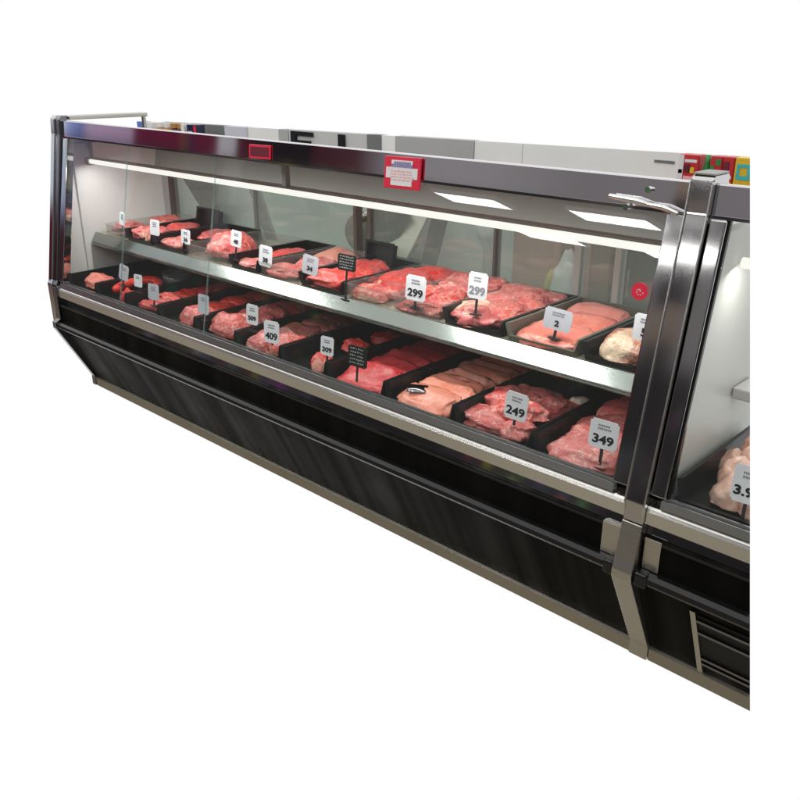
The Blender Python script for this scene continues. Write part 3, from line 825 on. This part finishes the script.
# ------------------------------------------------------------------ price cards
def card(x, y, z, w, h, digits, label, rz=0.0, rx=-6, mat='paper', lines=2, ink='ink', chalk=False, cut=False, ry=0, dsize=0.42, zfoot=None, group='white price cards in the trays'):
    """z is the height of the card's lower edge; a stake carries it down into the tray"""
    ty = y - (.075 if z < .7 else .045)          # stand it at the front of the tray, in the same line of sight
    k = (y - ty) / (y - CAM.y)
    x, z, w, h = x + (CAM.x - x) * k, z + (CAM.z - z) * k, w * (1 - k), h * (1 - k)
    y = ty
    foot = z - 0.02 if zfoot is None else zfoot
    e = empty('price_card' if not chalk else 'chalk_sign', (x, y, foot), label, 'price card' if not chalk else 'sign', group, rot=(R(rx), R(ry), rz))
    dz = z - foot
    bm = box(NB(), -w / 2, w / 2, -.0008, .0008, dz, dz + h)
    es = [ed for ed in bm.edges if abs(ed.verts[0].co.y - ed.verts[1].co.y) > .001]
    bmesh.ops.bevel(bm, geom=es, offset=min(w, h) * .08, segments=3, affect='EDGES')
    c = link('card' if not chalk else 'board', bm, mat if not chalk else 'chalk_board', e, cut=cut)
    bm = NB()
    box(bm, -.004, .004, .0011, .0035, -.004, dz + h * .4)
    box(bm, -.016, .016, -.006, .012, -.006, -.002)
    link('stake', bm, 'stake', e, cut=cut)
    if chalk:
        bm = NB()
        rnd = random.Random(len(label))
        for k in range(5):
            zz = dz + h * (.86 - .17 * k)
            xx = -w * .38
            while xx < w * .32:
                ww = w * rnd.uniform(.03, .09)
                box(bm, xx, xx + ww, -.0016, -.0009, zz - h * rnd.uniform(.02, .05), zz + h * rnd.uniform(.005, .05))
                xx += ww + w * rnd.uniform(.03, .06)
        link('chalk_marks', bm, 'chalk', e, cut=cut)
        return e
    if digits:
        bm = text_bm(digits, h * dsize, .0004, h * .013)
        bmesh.ops.translate(bm, vec=(0, -.0013, dz + h * .30), verts=bm.verts)
        sx = min(1.25, w * .84 / max(.001, max(v.co.x for v in bm.verts) - min(v.co.x for v in bm.verts)))
        for v in bm.verts: v.co.x *= sx
        link('price', bm, ink, e, cut=cut)
    rnd = random.Random(len(label) * 3 + 1)
    bm = NB()
    for k in range(lines):
        zz = dz + h * (.80 - .11 * k)
        xx = -w * .22
        while xx < w * .18:
            ww = w * rnd.uniform(.03, .07)
            box(bm, xx, xx + ww, -.0014, -.0009, zz - h * .03, zz + h * .03)
            xx += ww + w * .018
    link('small_print', bm, 'pale_ink' if ink == 'ink' else ink, e, cut=cut)
    return e

card(2.790, .13, .557, .082, .078, '349', 'white price card reading 349 in the tray beside the pillar', rz=.05, zfoot=.548)
card(2.508, .13, .556, .074, .080, '249', 'white price card reading 249 stuck in the pork rib heap', rz=.03, ry=2, zfoot=.545)
card(1.724, .13, .561, .058, .066, '309', 'white price card at the front of the nearly empty lower tray with the lone chop', rz=.1, dsize=.36)
card(1.430, .125, .540, .082, .082, '409', 'white price card standing on the pair of round steaks', rz=.05, ry=-3)
card(1.297, .14, .580, .062, .076, '509', 'white price card above the rounded dark red roast on the lower deck', rz=.1, dsize=.3)
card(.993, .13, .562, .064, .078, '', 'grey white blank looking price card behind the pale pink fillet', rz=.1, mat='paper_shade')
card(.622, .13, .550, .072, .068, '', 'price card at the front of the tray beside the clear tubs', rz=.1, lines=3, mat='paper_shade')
card(.505, .13, .586, .056, .054, '', 'small white card above the curled red strip', rz=.1)
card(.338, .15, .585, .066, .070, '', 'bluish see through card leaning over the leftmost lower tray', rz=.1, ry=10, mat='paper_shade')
card(1.885, .115, .563, .085, .070, '', 'black chalk sign on a short stem in the deep red beef', rz=.06, chalk=True, group='black chalk signs', zfoot=.548)
card(3.176, .115, .548, .076, .092, '3.99', 'white price card reading 3.9, cut off, among the pale poultry', rz=.05, cut=True, dsize=.34, zfoot=.54)
# upper shelf
card(2.800, .27, .822, .062, .070, '5', 'white price card with a 5 against the fat covered roast by the pillar', rz=.05, zfoot=.78)
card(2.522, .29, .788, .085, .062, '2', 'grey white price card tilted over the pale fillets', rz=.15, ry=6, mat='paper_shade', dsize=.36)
card(2.243, .28, .828, .070, .080, '299', 'tall white price card on the heaped pork strips left of the olive grey tray', rz=.04, zfoot=.80, ink='pale_ink')
card(1.997, .275, .777, .084, .082, '299', 'low white price card reading 299 against a clear tray front', rz=.02)
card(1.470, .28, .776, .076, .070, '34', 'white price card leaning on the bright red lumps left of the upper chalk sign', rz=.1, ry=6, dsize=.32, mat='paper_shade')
card(1.212, .28, .764, .074, .080, '38', 'white price card in the clear tray of flat pink steaks', rz=.05, ry=3, dsize=.3)
card(1.018, .285, .812, .064, .064, '48', 'white price card right behind the big round roast', rz=.05, ry=4, dsize=.34, zfoot=.78)
card(.674, .28, .774, .062, .062, '36', 'white price card over the thin red slab left of the round roast', rz=.05, dsize=.36)
card(.432, .28, .780, .070, .068, '', 'white price card standing between the knobbly pink lumps', rz=.05, lines=3)
card(.148, .28, .790, .045, .060, '', 'narrow white card with green print at the far left of the upper shelf', rz=.05, ry=8, ink='green_ink', lines=4)
card(1.690, .255, .828, .085, .056, '', 'black chalk sign standing on the upper shelf', rz=.06, chalk=True, group='black chalk signs', zfoot=.75)

# dropped card in the loin tray
b = box(NB(), -.03, .03, -.02, .02, 0, .0016)
put('fallen_card', b, 'dark_steel', 2.185, .085, zb + .043, rz=.5, rx=R(14), label='dark card fallen flat on the foremost pork loin slices', cat='card')

# red bordered notice on the header
nt = empty('notice', (2.087, .120, 1.157), 'red bordered notice with a white oval fixed on the steel header', 'notice', rot=(R(-6), R(-1), 0))
link('board', box(NB(), -.070, .070, -.006, .0, -.002, .087, .002), 'red', nt)
bm = box(NB(), -.061, .061, -.0075, -.0062, .007, .077)
es = [ed for ed in bm.edges if abs(ed.verts[0].co.y - ed.verts[1].co.y) > .0005]
bmesh.ops.bevel(bm, geom=es, offset=.02, segments=4, affect='EDGES')
pn = link('panel', bm, 'pack_white', nt)
bm = NB()
rnd = random.Random(5)
for zz, hh, x0, x1 in ((.062, .0045, -.040, .040), (.070, .003, -.030, .030)):
    xx = x0
    while xx < x1:
        ww = rnd.uniform(.004, .009)
        box(bm, xx, xx + ww, -.0084, -.0077, zz - hh, zz + hh)
        xx += ww + .002
link('heading', bm, 'violet', nt)
bm = NB()
for zz in (.047, .039, .031, .023):
    xx = -.042
    while xx < .042:
        ww = rnd.uniform(.006, .014)
        box(bm, xx, xx + ww, -.0083, -.0077, zz - .0018, zz + .0018)
        xx += ww + .004
link('body_text', bm, 'pink', nt)
# small red outlined sticker reflection, built as a flat piece on the header
lb = empty('sticker_reflection', (1.426, .1265, 1.191), 'small maroon reflection with a red outline, built as a flat piece on the left half of the header', 'sticker', rot=(R(-5.5), R(-1), 0))
link('outline', box(NB(), -.058, .058, -.003, -.0005, 0, .045, .0008), 'red', lb)
link('face', box(NB(), -.050, .050, -.0042, -.0032, .007, .038, .0003), 'dark_red', lb)
# round red sticker on the glass
yg = glass_y(1.0) - .003
st = empty('round_sticker', (2.868, yg - .0025, .985), 'round red sticker on the glass beside the right frame', 'sticker', rot=(R(-8.4), 0, 0))
link('disc', cyl(NB(), (0, -.0012, .016), (0, .0012, .016), .0205, seg=32), 'red', st)
bm = NB()
for k in range(9):
    a = k * .75
    rr = .002 + k * .001
    box(bm, rr * math.cos(a) - .0018, rr * math.cos(a) + .0018, -.0022, -.0014, .016 + rr * math.sin(a) - .0012, .016 + rr * math.sin(a) + .0012)
link('swirl', bm, 'pink', st)

# ------------------------------------------------------------------ the wall behind and what stands there
YW = 1.25
wl = empty('back_wall', (0.8, YW, 0), 'low pale tiled wall with black letters behind the case', 'wall')
def ztop(x):
    return 1.1518 + (x + 1.02) * (1.2008 - 1.1518) / (2.627 + 1.02)
def wpart(name, x0, x1, mat, d=0.0, z0=0.0, zd=0.0):
    bm = NB()
    prof = [(x0, z0), (x1, z0), (x1, ztop(x1) - zd), (x0, ztop(x0) - zd)]
    a = [bm.verts.new((x - .8, -d, z)) for x, z in prof]
    b = [bm.verts.new((x - .8, .05, z)) for x, z in prof]
    bm.faces.new(a); bm.faces.new(b[::-1])
    for i in range(4): bm.faces.new((a[i], b[i], b[(i + 1) % 4], a[(i + 1) % 4]))
    return link(name, bm, mat, wl, cut=True)
wpart('lower_wall', -1.02, 2.9, 'room_wall', .01, 0, .10)
wpart('dark_bay', -1.02, -.335, 'wall_dark', .0, .9)
wpart('lilac_post', -.335, -.135, 'wall_lilac', .012, .9)
wpart('tile', -.134, .135, 'wall', .0, .9)
wpart('grey_strip', .136, .215, 'wall_grey', .004, .9)
wpart('letter_panel', .216, .80, 'wall_grey', .0, .9).data.materials[0] = paint('letter panel', (.60, .60, .60), .5)
wpart('dark_strip', .801, .895, 'wall_dark', .004, .9)
wpart('tile', .896, .985, 'wall', .0, .9)
wpart('grey_panel', .986, 1.45, 'wall_grey', .003, .9)
wpart('tile', 1.453, 1.70, 'wall', .0, .9)
wpart('tile', 1.703, 2.9, 'wall', .0, .9)
# letters E and I, upper edges just under the sawn wall top
def letter(strokes):
    bm = NB()
    for x0, x1, z0, z1 in strokes:
        box(bm, x0 - .8, x1 - .8, -.012, -.0045, z0, z1)
    return bm
link('letter', letter([(.243, .285, 1.03, 1.1645), (.2851, .415, 1.1445, 1.1645), (.2851, .395, 1.104, 1.122), (.2851, .415, 1.03, 1.05)]), 'ink', wl, label='black letter E')
link('letter', letter([(.605, .65, 1.03, 1.1665)]), 'ink', wl, label='black letter I')
bm = NB()
xx = 2.285
rnd = random.Random(3)
while xx < 2.36:
    ww = rnd.uniform(.003, .007)
    box(bm, xx - .8, xx + ww - .8, -.003, -.001, 1.158, 1.168)
    xx += ww + .002
link('small_lettering', bm, 'wall_dark', wl)

# counter against the wall
ct = empty('prep_counter', (.85, 1.1, 0), 'grey prep counter behind the case, seen through the rear doors', 'counter')
def cpart(name, bm, mat): link(name, bm, mat, ct, cut=True)
cpart('top', box(NB(), -1.6, 2.2, -.12, .128, .545, .58), 'brushed')
cpart('cabinet', box(NB(), -1.55, 2.1, -.10, .12, .0, .544), 'machine')

def thingbox(name, mat, x0, x1, y0, y1, z0, z1, label, cat, bev=.006, cut=True):
    return tag(link(name, box(NB(), x0, x1, y0, y1, z0, z1, bev), mat, cut=cut), label, cat)
# cartons
e = empty('cardboard_box', (2.19, 1.08, .5805), 'brown cardboard box behind the right rear door', 'box')
link('carton', box(NB(), -.11, .10, -.09, .09, 0, .36, .004), 'carton', e, cut=True)
link('tape', box(NB(), -.02, .02, -.0915, -.0903, .0, .36), M['pink_board'], e, cut=True)
link('flap', box(NB(), -.112, .101, -.092, .092, .3605, .368, .001), 'carton', e, cut=True)
e = empty('cabinet', (2.37, 1.07, .5805), 'charcoal metal cabinet behind the rear door beside the pillar', 'cabinet')
link('body', box(NB(), -.07, .10, -.08, .08, 0, .36, .006), 'grey_cab', e, cut=True)
link('door', box(NB(), -.06, .02, -.086, -.0805, .03, .33, .002), 'machine', e, cut=True)
link('handle', box(NB(), .0, .008, -.098, -.0862, .14, .24, .002), 'brushed', e, cut=True)
lump('yellow_sack', 'bag_yellow', 2.03, 1.06, .58, .10, .10, .15, 'yellow sack behind the rear doors left of the cardboard box', cat='sack', box_e=.9)
lump('white_sack', 'cup', 2.14, .95, .58, .11, .10, .20, 'crumpled pale bag in front of the cardboard box', cat='bag', box_e=.9, rough=.2)
# hanging white funnel
e = empty('plastic_scoop', (1.68, 1.08, .5805), 'white rounded plastic pitcher on the prep counter', 'pitcher')
link('bowl', lathe(NB(), [(.02, .0), (.028, .006), (.022, .20), (.05, .25), (.062, .31), (.058, .31), (.02, .24)], 0, 0, 0), 'cup', e, smooth=True)
link('rim', lathe(NB(), [(.062, .3105), (.066, .316), (.062, .32), (.056, .316)], 0, 0, 0), 'cup', e, smooth=True)
e = empty('pink_notice_board', (1.86, 1.20, .5805), 'pinkish board propped on the counter behind the rear doors', 'board')
link('sheet', box(NB(), -.14, .14, .0, .012, .02, .29), 'pink_board', e)
link('frame', box(NB(), -.15, .15, .0125, .02, .0, .31), 'post', e)
# meat slicer
e = empty('meat_slicer', (1.08, 1.06, .5805), 'dark meat slicer with a shiny guard behind the brown door posts', 'slicer')
link('base', box(NB(), -.15, .17, -.08, .10, 0, .08, .02, 3), 'machine', e)
link('motor_housing', lump_bm(.22, .18, .22, 55, rough=.05), 'machine', e, smooth=True).location = (.04, .03, .08)
link('blade', cyl(NB(), (-.06, -.05, .19), (-.055, -.065, .19), .095, seg=36), 'machine_metal', e, smooth=False)
link('guard', cyl(NB(), (-.10, -.07, .24), (.02, -.08, .29), .018), 'machine_metal', e, smooth=True)
link('carriage', prism(NB(), [(-.09, .10), (-.09, .12), (.05, .30), (.06, .28)], .10, .24, .004), 'machine_metal', e)
# mixer at the left
e = empty('food_mixer', (-.47, 1.06, .5805), 'dark grey food mixer behind the left rear door', 'mixer')
link('stand', box(NB(), -.17, .17, -.08, .09, 0, .06, .015, 3), 'machine', e)
link('column', box(NB(), .04, .17, -.05, .08, .0605, .26, .02, 3), 'machine', e)
link('head', lump_bm(.40, .15, .10, 77, rough=.05), 'grey_cab', e, smooth=True).location = (0, .01, .25)
link('bowl', lathe(NB(), [(.04, 0), (.08, .02), (.10, .12), (.105, .12), (.10, .125), (.09, .1)], -.08, 0, .061), 'machine_metal', e, smooth=True)
# leaning boards
for x0, x1, z1, lb in ((.20, .36, .36, 'grey cutting board leaning at a slant behind the second rear door'), (1.235, 1.37, .33, 'dark slanted board right of the meat slicer')):
    b = box(NB(), -.04, .04, -.008, .008, 0, z1, .004)
    bmesh.ops.transform(b, matrix=Matrix.Translation(((x0 + x1) / 2 + .09, 1.0, .582)) @ Matrix.Rotation(R(-26 if x0 < 1 else 16), 4, 'Y'), verts=b.verts)
    bmesh.ops.translate(b, vec=(0, 0, max(0, .5808 - min(v.co.z for v in b.verts))), verts=b.verts)
    tag(link('cutting_board', b, 'post' if x0 < 1 else 'grey_cab'), lb, 'board')

# shelf of goods by the wall, seen over the top of the case
def shelf_unit(x0, x1, y0, y1, z, label):
    e = empty('goods_shelf', ((x0 + x1) / 2, (y0 + y1) / 2, 0), label, 'shelf')
    w = (x1 - x0) / 2; d = (y1 - y0) / 2
    link('board', box(NB(), -w, w, -d, d, z - .02, z), 'wall_dark', e, cut=True)
    for xx in (-w + .02, w - .02):
        link('leg', box(NB(), xx - .012, xx + .012, -d, d, .0, z - .0205), 'wall_dark', e, cut=True)
    return e
shelf_unit(-1.0, -.36, 1.06, 1.19, 1.03, 'dark shelf carrying jars and packets behind the left end of the case')
shelf_unit(2.405, 2.75, 1.06, 1.19, 1.055, 'dark shelf carrying bright packets behind the right end of the case')
ZS = 1.0305
def zcut(x, y):
    # height of the sawn top edge over goods standing nearer than the wall
    k = (y - CAM.y) / (YW - CAM.y)
    xw = CAM.x + (x - CAM.x) / k
    return CAM.z + (ztop(xw) - CAM.z) * k
goods_l = [(-.98, .08, 'pack_blue', 'box'), (-.885, .06, 'pack_white', 'box'), (-.80, .055, 'amber', 'jar'), (-.725, .05, 'amber', 'jar'), (-.655, .055, 'brown_jar', 'jar'), (-.585, .05, 'brown_jar', 'jar'), (-.53, .03, 'pack_white', 'box'), (-.44, .09, 'pack_navy', 'sign')]
gl_words = ['blue carton at the left end of the goods shelf', 'white carton next to the blue carton', 'amber jar left of another amber jar', 'amber jar next to the dark brown jars', 'dark brown jar next to the amber jars', 'dark brown jar next to the thin white carton', 'thin white carton right of the brown jars', 'navy and red packet with white marks beside the lilac post']
for (x, w, mt, kd), lab in zip(goods_l, gl_words):
    y = 1.12
    zt_ = zcut(x, y) - .002
    if kd == 'jar':
        h = zt_ - ZS
        e = empty('jar', (x, y, ZS), lab, 'jar', 'goods behind the left end of the case')
        link('body', lathe(NB(), [(w * .46, 0), (w * .5, .006), (w * .5, h * .68), (w * .38, h * .80)], 0, 0, 0), mt, e, smooth=True)
        link('lid', lathe(NB(), [(w * .42, h * .805), (w * .42, h), (w * .40, h)], 0, 0, 0), 'pack_white' if mt == 'amber' else 'amber', e)
    else:
        e = empty('packet' if kd == 'sign' else 'carton', (x, y, ZS), lab, 'packet' if kd == 'sign' else 'carton', 'goods behind the left end of the case')
        link('body', box(NB(), -w / 2, w / 2, -.03, .03, 0, zt_ - ZS, .002), mt, e)
        if kd == 'sign':
            bm = text_bm('33', .045, .0008, .001)
            bmesh.ops.translate(bm, vec=(-.012, -.0312, (zt_ - ZS) * .62), verts=bm.verts)
            link('number', bm, 'pack_white', e)
            link('red_corner', box(NB(), .022, .0455, -.0312, -.0302, (zt_ - ZS) * .4, (zt_ - ZS) * .95), 'red', e)
        elif mt == 'pack_white':
            link('print', box(NB(), -w * .3, w * .3, -.0308, -.0302, .04, .08), 'pack_blue', e)
        else:
            link('print', box(NB(), -w * .3, w * .3, -.0308, -.0302, .03, .10), 'dark_red', e)
# right hand packets
ZR = 1.0555
def packet(x0, x1, mt, lab, prints, bottle=False, y=1.12):
    x = (x0 + x1) / 2; w = x1 - x0
    h = zcut(x, y) - .001 - ZR
    e = empty('bottle' if bottle else 'packet', (x, y, ZR), lab, 'bottle' if bottle else 'packet', 'bright goods behind the right end of the case')
    if bottle:
        link('body', lathe(NB(), [(w * .48, 0), (w * .5, .004), (w * .5, h * .6), (w * .3, h * .85), (w * .28, h)], 0, 0, 0), mt, e, smooth=True, cut=True)
        link('band', lathe(NB(), [(w * .515, h * .25), (w * .515, h * .45), (w * .50, h * .46)], 0, 0, 0), 'pack_white', e, smooth=True, cut=True)
    else:
        link('body', box(NB(), -w / 2, w / 2, -.025, .025, 0, h, .003), mt, e, cut=True)
        for nm, m2, u0, u1, v0, v1 in prints:
            link(nm, box(NB(), -w / 2 + w * u0, -w / 2 + w * u1, -.0266, -.0256, h * v0, h * v1), m2, e, cut=True)
# x measured on the y = 1.12 plane
packet(2.452, 2.522, 'pack_red', 'red and white packet left of the green bottle', [('white_band', 'pack_white', .0, .25, .35, .99), ('print', 'pink', .3, .95, .45, .55), ('print', 'pack_yellow', .55, .8, .62, .74), ('print', 'pack_white', .3, .9, .84, .9), ('print', 'dark_red', .28, .6, .62, .8), ('print', 'pack_teal', .02, .22, .6, .68), ('foot', 'pink', .0, 1.0, .36, .44)])
packet(2.526, 2.556, 'pack_green', 'green bottle between the red packets', [], bottle=True)
packet(2.560, 2.60, 'pack_red', 'red packet with green leaf print right of the green bottle', [('print', 'pack_green', .05, .4, .5, .8), ('print', 'pack_white', .45, .95, .62, .7), ('print', 'dark_red', .4, .95, .42, .58), ('tip', 'pack_green', .5, .9, .82, .94)])
packet(2.602, 2.64, 'pack_red', 'red packet with yellow foot left of the yellow packet', [('print', 'pack_yellow', .1, .9, .35, .5), ('print', 'dark_red', .1, .6, .7, .9), ('print', 'pack_white', .1, .9, .56, .62)])
packet(2.643, 2.71, 'pack_yellow', 'yellow packet with a teal ring, cut off at the right', [('print', 'pack_teal', .12, .78, .56, .64), ('print', 'pack_teal', .12, .26, .642, .80), ('print', 'pack_teal', .64, .78, .642, .80), ('print', 'pack_teal', .12, .78, .802, .87), ('foot', 'pack_red', .0, 1.0, .36, .42)])

# ------------------------------------------------------------------ shop ceiling lamps mirrored in the glass
def troffer(x, y, lab):
    e = empty('ceiling_lamp', (x, y, 2.6), lab, 'ceiling lamp', 'shop ceiling lamps mirrored in the glass')
    w, d = .54, .26
    link('diffuser', box(NB(), -w, w, -d, d, .0, .012), 'troffer', e)
    fr = NB()
    box(fr, -w - .03, w + .03, -d - .03, -d - .0005, -.004, .05)
    box(fr, -w - .03, w + .03, d + .0005, d + .03, -.004, .05)
    box(fr, -w - .03, -w - .0005, -d, d, -.004, .05)
    box(fr, w + .0005, w + .03, -d, d, -.004, .05)
    link('frame', fr, 'lamp_frame', e)
for y, row in ((-7.5, 'nearer'), (-9.72, 'farther')):
    for x, col in ((-3.68, 'left'), (-1.43, 'right')):
        troffer(x, y, 'flat white ceiling lamp across the shop, %s row, %s one' % (row, col))
troffer(-2.09, -2.05, 'flat white ceiling lamp above the aisle, mirrored in the shelf rail at the left')
troffer(.68, -2.05, 'flat white ceiling lamp above the aisle, mirrored in the shelf rail at the right')

# lamp light inside the case (the lamp bar itself)
def area(name, x, y, z, sx, sy, e, rot):
    ld = bpy.data.lights.new(name, 'AREA')
    ld.shape = 'RECTANGLE'
    ld.size = sx; ld.size_y = sy
    ld.energy = e
    ld.color = (1, .975, .93)
    o = bpy.data.objects.new(name, ld)
    C.objects.link(o)
    o.location = (x, y, z)
    o.rotation_euler = rot
    return o
area('case_lamp', 1.47, .200, 1.062, 2.8, .03, 9.2, (R(12), 0, 0))
area('second_case_lamp', 3.12, .207, 1.062, .14, .03, .5, (R(12), 0, 0))

# ------------------------------------------------------------------ world: white studio behind, the shop in front
w = bpy.data.worlds.new('World')
scene.world = w
w.use_nodes = True
w.node_tree.nodes.clear()
t = NT(w.node_tree)
tc = t.n('ShaderNodeTexCoord')
sp = t.n('ShaderNodeSeparateXYZ')
t.link(tc.outputs['Generated'], sp.inputs[0])
X, Y, Z = sp.outputs
ny = t.math('MAXIMUM', t.math('MULTIPLY', Y, -1), 0.02)
tt = t.math('DIVIDE', t.math('MULTIPLY', X, -1), ny)          # bearing along the shop front
hz = t.math('SQRT', t.math('ADD', t.math('MULTIPLY', X, X), t.math('MULTIPLY', Y, Y)))
el = t.math('DIVIDE', Z, t.math('MAXIMUM', hz, 0.02))
u = t.math('DIVIDE', tt, 2.5, clamp=True)
S = 1 / 2.5
wallc = t.ramp(u, [(0.0, (.16, .16, .165)), (.30 * S, (.21, .20, .205)), (.60 * S, (.20, .19, .195)), (.75 * S, (.27, .26, .265)), (.93 * S, (.25, .24, .245)), (.98 * S, (.16, .14, .15)), (1.03 * S, (.07, .03, .037)), (1.14 * S, (.05, .018, .024)), (1.15 * S, (.015, .013, .015)),
                   (1.31 * S, (.02, .014, .016)), (1.325 * S, (.07, .014, .024)), (1.362 * S, (.07, .014, .024)), (1.368 * S, (.36, .35, .37)), (1.42 * S, (.40, .38, .41)), (1.427 * S, (.10, .015, .035)),
                   (1.50 * S, (.10, .015, .035)), (1.51 * S, (.05, .02, .06)), (1.55 * S, (.14, .05, .03)), (1.56 * S, (.11, .016, .038)), (1.735 * S, (.115, .016, .04)),
                   (1.745 * S, (.36, .25, .37)), (1.94 * S, (.40, .30, .43)), (1.98 * S, (.13, .17, .38)), (2.04 * S, (.26, .32, .62)), (2.10 * S, (.80, .88, .92))])
# made-up light and dark bands, added to be reflected in the joint pillar
elr = t.math('ADD', t.math('MULTIPLY', el, .5), .5)
reflc = t.ramp(elr, [(.49, (.035, .033, .035)), (.515, (.05, .045, .045)), (.522, (.20, .15, .12)), (.538, (.24, .19, .16)), (.543, (.012, .012, .014)), (.582, (.016, .016, .018)), (.588, (.95, .95, .95)), (.594, (.30, .29, .28)), (.63, (.22, .21, .20))])
inc = t.math('MULTIPLY', t.ramp(tt, [(.418, 0), (.426, 1)]), t.ramp(tt, [(.462, 1), (.470, 0)]))
wallc = t.mix(inc, wallc, reflc)
nz = t.noise(tc.outputs['Generated'], 7, 3)
vor = t.n('ShaderNodeTexVoronoi')
vor.inputs['Scale'].default_value = 60
t.link(tc.outputs['Generated'], vor.inputs['Vector'])
goods = t.mix(t.ramp(nz, [(.44, 1), (.54, 0)]), t.mix(t.ramp(vor.outputs['Distance'], [(.15, .82), (.5, .97)]), vor.outputs['Color'], (.05, .045, .045)), (.03, .028, .03))
goods = t.mix(t.ramp(u, [(.80, 0), (.83, 1)]), goods, (.13, .012, .03))
floorc = t.mix(nz, (.27, .235, .18), (.35, .31, .24))
ceilc = (1.25, 1.25, 1.22)
c = t.mix(t.ramp(t.math('ADD', t.math('MULTIPLY', el, .5), .5), [(.498, 0), (.512, 1)]), goods, wallc)     # goods below eye line
c = t.mix(t.ramp(t.math('ADD', t.math('MULTIPLY', el, .5), .5), [(.36, 1), (.40, 0)]), c, floorc)
c = t.mix(t.ramp(t.math('ADD', t.math('MULTIPLY', el, .5), .5), [(.64, 0), (.72, 1)]), c, ceilc)
c = t.mix(t.ramp(t.math('MULTIPLY', el, -.25), [(.36, 0), (.42, 1)]), c, floorc)
front0 = t.ramp(t.math('MULTIPLY', el, -.25), [(.36, 0), (.42, 1)])
front = t.ramp(t.math('ADD', Y, .5), [(.47, 1), (.51, 0)])
front = t.math('MAXIMUM', front, front0)
col = t.mix(front, (1.0, 1.0, 1.0), c)
bg = t.n('ShaderNodeBackground')
bg.inputs['Strength'].default_value = 1.0
t.link(col, bg.inputs['Color'])
ow = t.n('ShaderNodeOutputWorld')
t.link(bg.outputs[0], ow.inputs['Surface'])

# ------------------------------------------------------------------ render settings
scene.view_settings.view_transform = 'Standard'
scene.view_settings.look = 'None'
scene.view_settings.exposure = 0
scene.view_settings.gamma = 1
scene.render.engine = 'CYCLES'
scene.cycles.transparent_max_bounces = 24
scene.cycles.max_bounces = 8
